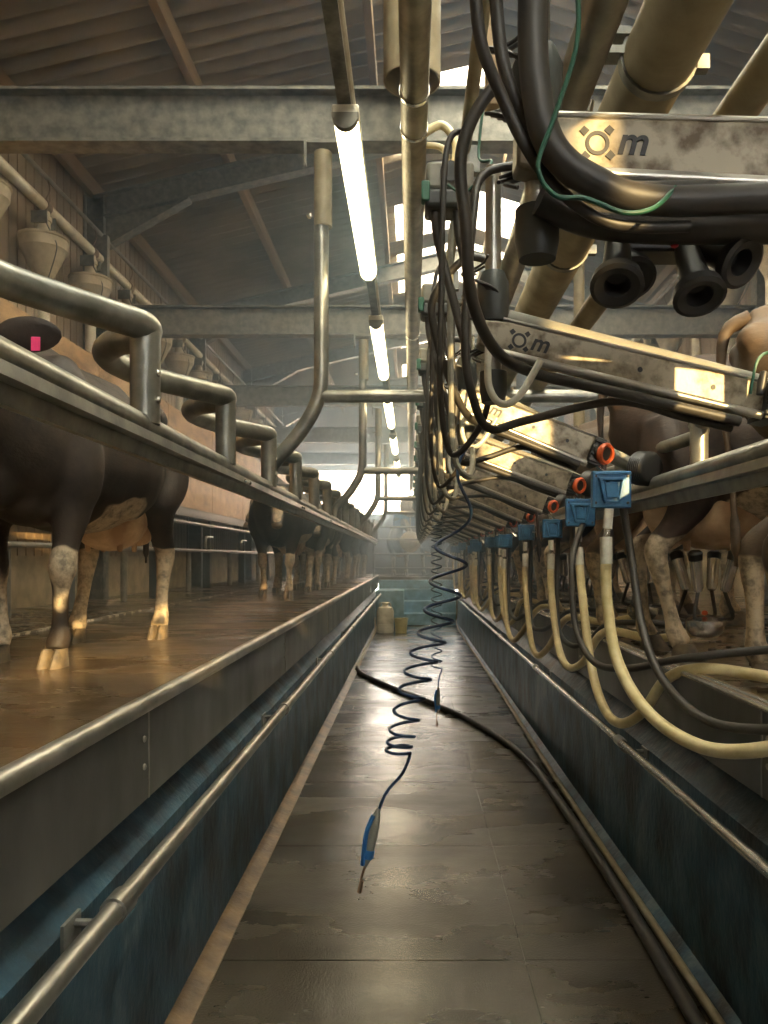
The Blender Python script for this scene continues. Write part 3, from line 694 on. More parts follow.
def unit(i, Lp, Rp):
    near = i < 9
    which = ['nearest, level across the top right', 'second from the camera, reaching to the right edge'][i] if i < 2 else '%s from the camera' % ORD[i]
    t = thing('milking_unit', 'dirty steel swing-over milking arm, %s' % which, 'milking arm', Lp, 'row of milking arms')
    o = Lp; d = (Rp - Lp); Ln = d.length; d.normalize(); fy = Vector((-d.y, d.x, 0)).normalized()   # pointing away
    upv = d.cross(Vector((0, -1, 0))) if False else Vector((0, 0, 1)) - d * d.z; upv.normalize()
    # tapered plate: channel section with rolled lower lip
    h0, h1 = (0.046, 0.056) if i != 1 else (0.043, 0.044)
    mb = MB(o); a = Lp - d * 0.05; b = Rp
    def sect(p, h): return [p - fy * 0.022 + upv * h, p + fy * 0.03 + upv * h, p + fy * 0.03 - upv * h, p - fy * 0.022 - upv * h]
    s0, s1 = sect(a, h0 * 0.75), sect(b, h1); s01 = sect(a + d * 0.07, h0)
    mb.add(s0 + s01 + s1, [(0, 1, 2, 3), (8, 11, 10, 9)] + [(k, 4 + k, 4 + (k + 1) % 4, (k + 1) % 4) for k in range(4)] + [(4 + k, 8 + k, 8 + (k + 1) % 4, 4 + (k + 1) % 4) for k in range(4)])
    plate = obj('arm_plate', mb, M['armplate'], t, bevel=0.006)
    mb = MB(o); mb.tube([a + d * 0.05 - upv * h0 - fy * 0.026, b - upv * (h1) - fy * 0.026], 0.011, 10)
    mb.tube([a + d * 0.05 + upv * (h0 + 0.003) - fy * 0.018, b + upv * (h1 + 0.003) - fy * 0.018], 0.005, 8); obj('rolled_lip', mb, M['steel'], plate)
    if near:
        for f in (0.52, 0.8):
            mb = MB(o); mb.lathe(Lp + d * Ln * f - fy * 0.0215, [(0.007, 0), (0.007, 0.002)], 12, d=-fy); obj('hole', mb, M['logo'], plate)
    if i < 4:    # printed mark: ringed cog and an italic m
        base = Lp + d * (0.05 if i else 0.075) - fy * 0.0225 + upv * (0.0 if i else 0.004)
        mb = MB(o); n = 20; vs_ = []
        for rr in (0.013, 0.019):
            for dd in (0, 0.0012):
                vs_ += [base - fy * dd + d * (rr * math.cos(2 * PI * k / n)) + upv * (rr * math.sin(2 * PI * k / n)) for k in range(n)]
        q = [0, 1, 3, 2]
        mb.add(vs_, [(q[j] * n + k, q[j] * n + (k + 1) % n, q[(j + 1) % 4] * n + (k + 1) % n, q[(j + 1) % 4] * n + k) for j in range(4) for k in range(n)])
        for a0 in (0.85, 2.42, 3.99, 5.56):
            pts = [(r_ * math.cos(a0 + da), r_ * math.sin(a0 + da)) for r_, da in ((0.023, -0.28), (0.034, -0.16), (0.034, 0.16), (0.023, 0.28))]
            fr = [base - fy * 0.0012 + d * x + upv * y for x, y in pts]; bk = [base + d * x + upv * y for x, y in pts]
            mb.add(fr + bk, [(0, 1, 2, 3), (4, 7, 6, 5)] + [(k, k + 4, (k + 1) % 4 + 4, (k + 1) % 4) for k in range(4)])
        for v in (0,):
            vs2 = [base + d * (0.030 + p.x) + upv * (p.y - 0.015) - fy * (0.0006 + p.z) for p in TM[0]]
            mb.add(vs2, TM[1])
        obj('printed_logo', mb, M['logo'], plate)
    # air ram tube lying behind and above, with ribbed black cap
    ra = Lp + fy * 0.10 + upv * 0.085; rb = Rp + fy * 0.10 + upv * (0.055 if i != 1 else 0.075) + d * (0.24 if i == 2 else 0.12) - upv * (0.02 if i == 2 else 0)
    mb = MB(o); mb.tube([ra, rb], 0.030, 16); ram = obj('ram_tube', mb, M['greyplastic'], t)
    if i > 0:
        mb = MB(o); prf = [(0.032, -0.02)]
        for k in range(7): prf += [(0.066, 0.004 + k * 0.01), (0.070, 0.009 + k * 0.01)]
        prf += [(0.062, 0.078), (0.045, 0.084), (0.0, 0.084)]
        mb.lathe(rb, prf, 26, d=(d * 0.45 - fy * 0.9)); obj('ribbed_cap', mb, M['rubber'], ram)
    # end bracket and ring
    if i > 0:
        mb = MB(o); c = Rp + d * 0.02
        mb.obox(c, d * 0.022, fy * 0.045, upv * 0.055)
        for k in range(4): mb.obox(c - fy * 0.047 + upv * (-0.04 + k * 0.026), d * 0.026, fy * 0.006, upv * 0.006)
        mb.lathe(c - fy * 0.03 + d * 0.01, [(0.036, 0), (0.036, 0.03), (0.02, 0.034)], 18, d=(d * 0.6 - fy)); endb = obj('end_bracket', mb, M['rubber'], t, bevel=0.003)
    if i > 1:
        mb = MB(o); mb.lathe(c - fy * 0.045 + d * 0.025, [(0.027, 0), (0.041, 0.0), (0.043, 0.012), (0.037, 0.022), (0.027, 0.02), (0.027, 0)], 20, d=(d * 0.6 - fy)); obj('orange_ring', mb, M['orange'], endb, label='orange rubber ring')
        mb = MB(o); mb.tube(cr([c + d * 0.02 - upv * 0.03, c + d * 0.05 - fy * 0.03 - upv * 0.08, Vector((c.x + 0.05, c.y - 0.06, c.z - 0.13))], 5), 0.007, 8)
        mb.tube([c - fy * 0.03 - upv * 0.04, Vector((c.x + 0.07, c.y - 0.04, c.z - 0.12))], 0.006, 8); obj('hanger_link', mb, M['brightsteel'], t)
    if i == 1:
        mb = MB(o); c = Rp + d * 0.02; mb.tube(cr([c - d * 0.07 - fy * 0.04, c - d * 0.07 - fy * 0.045 + upv * 0.09, c - d * 0.02 - fy * 0.04 + upv * 0.12, c + d * 0.12 - fy * 0.02 + upv * 0.10], 5), 0.004, 6); obj('green_wire', mb, M['green'], t)
        for k in range(2):
            mb = MB(o); mb.lathe(c - d * 0.05 + upv * (0.0) - fy * 0.05 + d * k * 0.028, [(0.009, 0), (0.012, 0.03), (0.01, 0.06), (0.0, 0.065)], 10, d=upv); obj('cable_gland', mb, M['rubber'], t)
    # pivot post and fittings
    px = Vector((Lp.x - 0.01, Lp.y + 0.03, 0))
    mb = MB(o); mb.tube([px + Vector((0, 0, Lp.z - 0.14)), px + Vector((0, 0, EYE + 1.02))], 0.021, 12); obj('pivot_post', mb, M['steel'], t)
    mb = MB(o); mb.lathe(px + Vector((0, 0, Lp.z + 0.05)), [(0.035, 0), (0.042, 0.03), (0.042, 0.10), (0.03, 0.13)], 16); obj('pivot_boot', mb, M['darkplastic'], t); mb = MB(o); mb.lathe(px + Vector((0, 0, Lp.z - 0.16)), [(0.03, 0), (0.036, 0.03), (0.036, 0.08)], 16); obj('pivot_boot', mb, M['darkplastic'], t)
    # clear U hose
    mb = MB(o); c = Lp + Vector((-0.03, -0.05, -0.07)) if i else Lp + Vector((-0.025, 0.02, -0.05))
    if i == 0: mb.tube(cr([E(0.195, 1.155, 0.60), E(0.196, 1.155, 0.53), E(0.208, 1.15, 0.475), E(0.238, 1.15, 0.458), E(0.268, 1.15, 0.483), E(0.295, 1.155, 0.53), E(0.31, 1.17, 0.58)], 7), 0.0105, 12)
    else: mb.tube(cr([c + Vector((0, 0, 0.04)), c + Vector((0.0, 0, -0.06)), c + Vector((0.03, -0.01, -0.11)), c + Vector((0.075, -0.01, -0.09)), c + Vector((0.13, 0, -0.0))], 7), 0.0095, 10); obj('clear_loop', mb, M['clearhose'], t)
    if near:
        mb = MB(o)
        for j in range(4):      # small bore tubes coiling round the post
            pts = []
            for k in range(26):
                a = k * 0.55 + j; pts.append(px + Vector((-0.05 + 0.035 * math.cos(a) + 0.01 * j, -0.02 + 0.03 * math.sin(a), Lp.z + 0.22 - k * 0.009 - j * 0.02)))
            mb.tube(cr(pts, 2), 0.0035, 6)
        obj('coiled_tubes', mb, M['hoseblack'], t)
    # blue bracket with hose tail
    if i > 1:
        bx = [0.775, 0.875, 0.915, 0.90][min(i - 2, 3)]; bz = [0.265, 0.235, 0.19, 0.17][min(i - 2, 3)]
        B = Vector(E(bx + (0.05 * math.sin(i * 1.9) if i > 4 else 0), i + 0.98, bz + (0.035 * math.sin(i * 2.7) if i > 4 else 0))); k_ = 1.0 if i < 4 else 0.84
        mb = MB(o); mb.obox(B, (0.077 * k_, 0, 0), (0, 0.012, 0), (0, 0, 0.072 * k_)); br = obj('blue_bracket', mb, M['bluebox'], t, bevel=0.006, label='blue plastic hanger bracket')
        mb = MB(o); F = B - Vector((0, 0.013, 0)); kx = k_
        for sx in (-1, 1):
            mb.obox(F + Vector((sx * 0.036, -0.008, -0.005)), (0.006, 0, 0), (0, 0.008, 0), (sx * 0.008, 0, 0.042))
        mb.obox(F + Vector((0, -0.008, 0.04)), (0.055 * kx, 0, 0), (0, 0.007, 0), (0, 0, 0.006))
        mb.obox(F + Vector((0, -0.006, -0.048)), (0.03, 0, 0), (0, 0.008, 0), (0, 0, 0.005))
        mb.obox(F + Vector((0, -0.004, -0.002)), (0.024, 0, 0), (0, 0.005, 0), (0, 0, 0.03)); mb.obox(F + Vector((0, 0, 0.062 * kx)), (0.075 * kx, 0, 0), (0, 0.006, 0), (0, 0, 0.006))
        mb.obox(F + Vector((-0.07 * kx, 0, 0)), (0.005, 0, 0), (0, 0.006, 0), (0, 0, 0.07 * kx)); obj('raised_frame', mb, M['bluebox'], br, bevel=0.002)
        for sx in (-1, 1):
            for sz in (-1, 1):
                mb = MB(o); mb.lathe(F + Vector((sx * 0.062 * kx, 0, sz * 0.052 * kx)), [(0.006, 0), (0.005, 0.004), (0, 0.005)], 8, d=(0, -1, 0)); obj('screw', mb, M['darkplastic'], br)
        return B
    return None
Bs = {}
for i, (Lp, Rp) in enumerate(units):
    Bs[i] = unit(i, Lp, Rp)

# cream milk hoses and black hoses from the brackets to the cows
CY = [2.42, 3.40] + [4.42 + k for k in range(12)]     # centre of each right-hand cow
def hose(name, lab, pts, r, mat, group, collars=None):
    t = thing(name, lab, 'hose', pts[0], group)
    mb = MB(t.location); mb.tube(cr(pts, 10), r, 14); obj('hose_tube', mb, mat, t)
    if collars:
        for (a, b, rr, mt, nm) in collars:
            mb = MB(t.location); mb.tube([a, b], rr, 14); obj(nm, mb, mt, t)
    return t
for i, B in Bs.items():
    if B is None: continue
    k = i - 2; yc = CY[k] if k < len(CY) else CY[-1] + 1
    a = B + Vector((-0.01, -0.01, -0.075)); j = random.uniform(-0.09, 0.09)
    dx = 0.86 if i > 2 else 0.83
    if i == 2:
        pts = [a + Vector((-0.012, 0, -0.14)), E(0.752, 2.95, -0.16), E(0.765, 2.85, -0.38), E(0.80, 2.6, -0.52), E(0.87, 2.3, -0.565), E(0.97, 2.08, -0.515), E(1.08, 1.98, -0.43), E(1.2, 2.0, -0.415), E(1.38, 2.2, -0.38)]
    elif i == 3:
        pts = [a + Vector((0, 0, -0.14)), E(0.865, 3.9, -0.15), E(0.875, 3.75, -0.50), E(0.885, 3.55, -0.68), E(0.91, 3.35, -0.72), E(0.95, 3.15, -0.63), E(1.0, 3.0, -0.47), E(1.1, 2.85, -0.41), E(1.3, 2.6, -0.41), E(1.45, 2.5, -0.35)]
    else:
        D = random.uniform(0.0, 0.12); pts = [a + Vector((0, 0, -0.12)), E(a.x - 0.005, a.y - 0.03, -0.2), E(a.x + 0.0, a.y - 0.2 + j, -0.48 - D), E(a.x + 0.02, a.y - 0.42, -0.60 - D), E(a.x + 0.06, a.y - 0.66, -0.56 - D * .6), E(1.02, a.y - 0.9 + j, -0.39), E(1.2, a.y - 1.15, -0.40), E(1.4, a.y - 1.3, -0.35)]
    s0 = Vector(a); s1 = Vector(pts[0])
    hose('milk_hose', 'cream milk hose looping down from the blue bracket, %s from the camera' % ORD[k], pts, 0.0215, M['cream'], 'cream milk hoses',
         [(s0, s0.lerp(s1, 0.55), 0.0185, M['clearhose'], 'upper_sleeve'), (s0.lerp(s1, 0.45), s1 + (Vector(pts[1]) - s1) * 0.05, 0.013, M['brightsteel'], 'steel_nipple'), (s1 + Vector((0, 0, 0.03)), s1 + (Vector(pts[1]) - s1) * 0.35, 0.0245, M['clearhose'], 'lower_sleeve')])
    # black hose
    if i == 2: q = [B + Vector((0.05, 0.05, 0.0)), E(0.86, 3.0, 0.0), E(0.87, 2.9, -0.25), E(0.88, 2.7, -0.42), E(0.92, 2.4, -0.505), E(1.02, 2.15, -0.48), E(1.15, 2.0, -0.42), E(1.4, 2.1, -0.37)]
    elif i == 3: q = [B + Vector((0.05, 0.05, 0.0)), E(0.81, 3.85, 0.0), E(0.80, 3.75, -0.32), E(0.83, 3.5, -0.47), E(0.90, 3.2, -0.46), E(1.02, 2.9, -0.38), E(1.25, 2.75, -0.33), E(1.42, 2.6, -0.3)]
    else: q = [B + Vector((0.05, 0.05, 0.0)), E(a.x + 0.05, a.y + 0.05, -0.1), E(a.x + 0.03, a.y - 0.1, -0.42 + j), E(a.x + 0.05, a.y - 0.4, -0.52), E(a.x + 0.10, a.y - 0.65, -0.46), E(1.07, a.y - 0.95, -0.34), E(1.42, a.y - 1.3, -0.33)]
    hose('pulse_hose', 'black pulsation hose sagging beside the cream hose, %s from the camera' % ORD[k], q, 0.0155, M['hoseblack'], 'black pulsation hoses')
# big black hoses sweeping from overhead to the arms
def sweep(i, lab, pts, r, mat=M['hoseblack']):
    mb = MB(pts[0]); mb.tube(cr(pts, 10), r, 14); tag(obj('air_hose', mb, mat), lab, 'hose', 'overhead black hoses')
sweep(0, 'slim black hose swinging down from the top edge toward the nearest arm', [E(0.085, 1.05, 0.86), E(0.095, 1.07, 0.73), E(0.13, 1.1, 0.66), E(0.17, 1.12, 0.595), E(0.22, 1.14, 0.545), E(0.30, 1.15, 0.50), E(0.42, 1.16, 0.50)], 0.009)
sweep(0, 'second black hose from the top edge, bending close behind the slim one', [E(0.125, 1.12, 0.95), E(0.125, 1.12, 0.80), E(0.14, 1.12, 0.70), E(0.18, 1.13, 0.62), E(0.235, 1.13, 0.57), E(0.30, 1.13, 0.545), E(0.45, 1.14, 0.55)], 0.010)
sweep(0, 'thickest black hose curving under the nearest milking arm', [E(0.185, 1.10, 0.93), E(0.175, 1.10, 0.80), E(0.178, 1.10, 0.68), E(0.20, 1.10, 0.59), E(0.26, 1.11, 0.545), E(0.36, 1.13, 0.525), E(0.6, 1.15, 0.54), E(0.9, 1.18, 0.54)], 0.022)
sweep(0, 'black hose lying level right under the nearest milking arm', [E(0.20, 1.2, 0.56), E(0.3, 1.22, 0.53), E(0.5, 1.24, 0.53), E(0.9, 1.27, 0.55)], 0.024)
for i in range(1, 12):
    L, Rr = units[i]; y = L.y; D = Rr - L; j = 0.02 * math.sin(i * 2.3)
    sweep(i, 'black hose curving down beside the pivot and along the underside of the %s milking arm' % ORD[i], [(0.33, y - 0.30, EYE + 1.0), (0.20, y - 0.28, EYE + 1.05), (0.10 + j, y - 0.26, EYE + 0.92), (0.11 + j, y - 0.24, L.z + 0.18), (0.14, y - 0.20, L.z + 0.04), (0.20, y - 0.14, L.z - 0.065)] + [tuple(L + D * f + Vector((0, -0.03, -0.075))) for f in (0.12, 0.35, 0.6, 0.9)], 0.014)
    sweep(i, 'black hose looping low left of the pivot of the %s milking arm' % ORD[i], [(0.33, y - 0.03, EYE + 1.0), (0.19, y - 0.02, EYE + 0.98), (0.155, y - 0.05, EYE + 0.85), (0.15 - j, y - 0.06, L.z - 0.02), (0.155, y - 0.05, L.z - 0.16), (0.20, y - 0.02, L.z - 0.235), (0.30, y, L.z - 0.21)] + [tuple(L + D * f + Vector((0, 0.02, -0.085))) for f in (0.45, 0.7, 0.9)], 0.011)
    sweep(i, 'thin black hose hanging straight left of the %s milking arm' % ORD[i], [(0.16, y + 0.2, EYE + 1.21), (0.10, y + 0.2, EYE + 1.15), (0.085, y + 0.2, EYE + 0.7), (0.085, y + 0.22, EYE + 0.45), (0.12, y + 0.25, EYE + 0.30), (0.2, y + 0.2, EYE + 0.38), (0.215, y + 0.05, EYE + 0.48)], 0.009)
# thin pale down tubes and rings of the far units
for i in range(2, 15):
    y = i + 0.7
    mb = MB(E(0.16, y, 0.6)); mb.tube(cr([E(0.16, y, 1.21), E(0.14, y, 1.1), E(0.14, y, 0.6), E(0.15, y - 0.05, 0.35), E(0.2, y - 0.05, 0.28), E(0.23, y + 0.15, 0.38), E(0.225, y + 0.28, 0.46)], 6), 0.011, 8)
    tag(obj('down_pipe', mb, M['greyplastic']), 'thin grey down pipe hooked left of the milking arms, %s from the camera' % ORD[i - 2], 'pipe', 'grey down pipes')
# green wires
mb = MB(E(0.22, 1.0, 0.8)); mb.tube(cr([E(0.222, 1.04, 0.80), E(0.225, 1.04, 0.70), E(0.195, 1.05, 0.60), E(0.175, 1.06, 0.54), E(0.20, 1.07, 0.505), E(0.245, 1.08, 0.505), E(0.30, 1.08, 0.485), E(0.345, 1.09, 0.497), E(0.385, 1.12, 0.54)], 8), 0.0035, 8)
tag(obj('earth_wire', mb, M['green']), 'thin green wire dangling in a wave in front of the nearest arm', 'wire')
mb = MB(E(0.2, 2.2, 1.2)); mb.tube(cr([E(0.2, 2.15, 1.25), E(0.19, 2.15, 1.12), E(0.22, 2.1, 1.08), E(0.15, 2.1, 1.0), E(0.1, 2.1, 1.02)], 8), 0.004, 6)
tag(obj('earth_wire', mb, M['green']), 'short green wire tangled at the nearest control box', 'wire')
# resting teat cup shells under the nearest arm
t = thing('resting_cluster', 'black rubber cluster with four open mouths hanging under the nearest arm', 'milking cluster', E(0.46, 1.32, 0.5))
for (x, z, yy, dr) in ((0.335, 0.46, 1.25, (-0.15, -0.55, -0.8)), (0.375, 0.50, 1.33, (0.0, -0.6, -0.8)), (0.475, 0.455, 1.28, (0.0, -0.5, -0.85)), (0.53, 0.50, 1.28, (0.45, -0.75, -0.6))):
    D = Vector(dr).normalized()
    mb = MB(t.location); mb.lathe(E(x, yy, z), [(0.020, -0.10), (0.024, -0.03), (0.026, 0.0), (0.040, 0.012), (0.043, 0.03), (0.036, 0.034), (0.022, 0.028), (0.018, 0.0), (0.0, -0.01)], 22, d=D); obj('teat_cup', mb, M['rubber'], t)
mb = MB(t.location); mb.obox(E(0.44, 1.36, 0.56), (0.09, 0, 0), (0, 0.035, 0), (0, 0, 0.03)); mb.tube([E(0.42, 1.36, 0.58), E(0.42, 1.3, 0.63)], 0.016, 10); obj('carrier', mb, M['rubber'], t, bevel=0.01)
mb = MB(t.location); mb.ell(E(0.425, 1.24, 0.508), 0.008, 0.006, 0.009, 8); obj('red_plug', mb, M['red'], t)

# clusters under the right cows
def cluster(k, y, x=1.42):
    lab = 'steel milking cluster hanging under the udder of the %s cow on the right' % ORD[k]
    r = thing('milking_cluster', lab, 'milking cluster', E(x, y, -0.30), 'milking clusters in use')
    mb = MB(); mb.lathe((0, 0, 0), [(0.02, -0.07), (0.06, -0.06), (0.085, -0.03), (0.09, 0.0), (0.09, 0.012), (0.06, 0.03), (0.02, 0.04)], 24); obj('claw_bowl', mb, M['brightsteel'], r)
    mb = MB(); mb.ell((-0.02, -0.05, 0.05), 0.015, 0.015, 0.012, 8); obj('red_valve', mb, M['orange'], r)
    for sx in (-1, 1):
        for sy in (-1, 1):
            D = Vector((sx * 0.18, sy * 0.28, 1)).normalized(); P = Vector((sx * 0.06, sy * 0.075, 0.15))
            mb = MB(); mb.lathe(P, [(0.019, 0), (0.026, 0.02), (0.028, 0.14), (0.030, 0.15)], 16, d=D); obj('shell', mb, M['brightsteel'], r)
            mb = MB(); mb.lathe(P + D * 0.15, [(0.031, 0), (0.033, 0.03), (0.024, 0.04)], 16, d=D); obj('mouthpiece', mb, M['rubber'], r)
            mb = MB(); mb.tube(cr([(sx * 0.04, sy * 0.05, 0.02), (sx * 0.085, sy * 0.10, 0.03), (sx * 0.075, sy * 0.09, 0.09), P], 5), 0.009, 8); obj('short_tube', mb, M['rubber'], r)
    return r
c0 = cluster(0, CY[0] + 0.13, 1.50)
for k in range(1, len(CY)):
    r = dup(c0); r.location = E(1.36, CY[k] + 0.13 + random.uniform(-0.03, 0.03), -0.30); r['label'] = 'steel milking cluster hanging under the udder of the %s cow on the right' % ORD[k]

# ------------------------------------------------------------------ coiled air hoses with spray guns
def coil_gun(lab, top, path, turns, r0, r1, tail, tip):
    P = cr(path, 12); n = turns * 22; pts = []
    for k in range(n + 1):
        f = (k / n); g = 1 - (1 - f) ** 1.0 if top[1] > 4 else f ** 0.62                # stretched at the top, tight at the bottom
        u = g * (len(P) - 1); a = int(min(u, len(P) - 2)); p = P[a].lerp(P[a + 1], u - a)
        R = r0 + (r1 - r0) * f; th = 2 * PI * turns * f
        R *= min(1, f * 8 + 0.1)
        pts.append(p + Vector((R * math.cos(th), R * 0.9 * math.sin(th), 0)))
    pts = [Vector(top)] + pts + cr([pts[-1] + Vector((0, 0, -0.01))] + [Vector(q) for q in tail], 6)[1:]
    t = thing('spray_hose', lab, 'hose', top)
    mb = MB(t.location); mb.tube(pts, 0.0058, 8); obj('coiled_hose', mb, M['bluecoil'], t)
    e = Vector(tail[-1]); D = (Vector(tip) - e).normalized()
    mb = MB(t.location); mb.lathe(e, [(0.007, -0.02), (0.012, 0.0), (0.017, 0.03), (0.019, 0.09), (0.016, 0.15), (0.009, 0.17), (0.006, 0.18)], 14, d=D); obj('grip', mb, M['greyplastic'], t)
    mb = MB(t.location); mb.tube(cr([e + D * 0.0 + Vector((-0.012, -0.014, 0)), e + D * 0.06 + Vector((-0.022, -0.018, 0)), e + D * 0.17 + Vector((-0.01, -0.01, 0))], 5), 0.008, 8)
    mb.lathe(e, [(0.019, 0.12), (0.021, 0.125), (0.021, 0.145), (0.018, 0.15)], 14, d=D); obj('trigger', mb, M['bluegrip'], t)
    mb = MB(t.location); mb.tube(cr([e + D * 0.17, e + D * 0.22 + Vector((-0.004, 0, 0)), Vector(tip)], 5), 0.0042, 8); mb.lathe(Vector(tip), [(0.007, -0.04), (0.008, 0), (0.004, 0.004)], 10, d=D); obj('nozzle', mb, M['rust'], t)
coil_gun('blue coiled air hose with spray gun dangling over the pit, nearer one', E(0.345, 2.75, 0.96),
         [E(0.30, 2.7, 0.62), E(0.20, 2.65, 0.36), E(0.15, 2.65, 0.08), E(0.124, 2.65, -0.076), E(0.093, 2.65, -0.214), E(0.048, 2.65, -0.334), E(0.007, 2.65, -0.455), E(-0.03, 2.65, -0.60), E(-0.045, 2.65, -0.67)], 12, 0.062, 0.042,
         [E(-0.03, 2.64, -0.74), E(-0.085, 2.62, -0.80), E(-0.115, 2.61, -0.87)], E(-0.175, 2.6, -1.13))
coil_gun('blue coiled air hose with spray gun dangling farther down the pit', E(0.345, 6.2, 0.96),
         [E(0.25, 6.2, 0.6), E(0.21, 6.1, 0.3), E(0.20, 6.0, 0.0), E(0.20, 6.0, -0.4), E(0.20, 5.98, -0.86)], 22, 0.042, 0.040,
         [E(0.215, 5.98, -0.95), E(0.21, 5.96, -1.02)], E(0.20, 5.93, -1.30))
# ------------------------------------------------------------------ far end gate and signs
t = thing('end_gate', 'galvanised gate with a blue panel closing the far end above the steps', 'gate', (0, 18.6, GROUND))
for z in (0.2, 0.55, 0.9, 1.2):
    mb = MB(t.location); mb.tube([(-0.9, 18.6, GROUND + z), (1.1, 18.6, GROUND + z)], 0.025, 10); obj('bar', mb, M['galvpipe'], t)
for x in (-0.9, 1.1):
    mb = MB(t.location); mb.tube([(x, 18.6, GROUND), (x, 18.6, GROUND + 1.4)], 0.03, 10); obj('post', mb, M['galvpipe'], t)
t = thing('blue_shutter', 'blue panel hanging on two rods across the far end of the pit', 'panel', E(0, 19.4, 0.9))
mb = MB(t.location); mb.box(-0.45, 19.36, EYE + 0.75, 0.35, 19.44, EYE + 1.1); obj('sheet', mb, M['bluebox'], t, bevel=0.02)
for x in (-0.35, 0.25):
    mb = MB(t.location); mb.tube([E(x, 19.4, 1.1), E(x, 19.4, 2.35)], 0.012, 8); obj('rod', mb, M['galv'], t)
for k, z in enumerate((1.28, 0.40)):
    t = thing('round_vessel', 'cream round end of a glass vessel at the far end, %s' % ('upper' if k == 0 else 'lower'), 'vessel', E(0.0, 18.9, z), 'round vessels')
    mb = MB(t.location); mb.lathe(E(-0.02, 18.9, z), [(0.0, -0.16), (0.15, -0.12), (0.24, -0.04), (0.26, 0.05), (0.26, 0.3)], 24, d=(0, 1, 0)); obj('dome', mb, M['white'], t)
    mb = MB(t.location); mb.tube([E(-0.02, 19.0, z + 0.2), E(-0.02, 19.0, z + 0.6)], 0.02, 8); obj('outlet', mb, M['steel'], t)

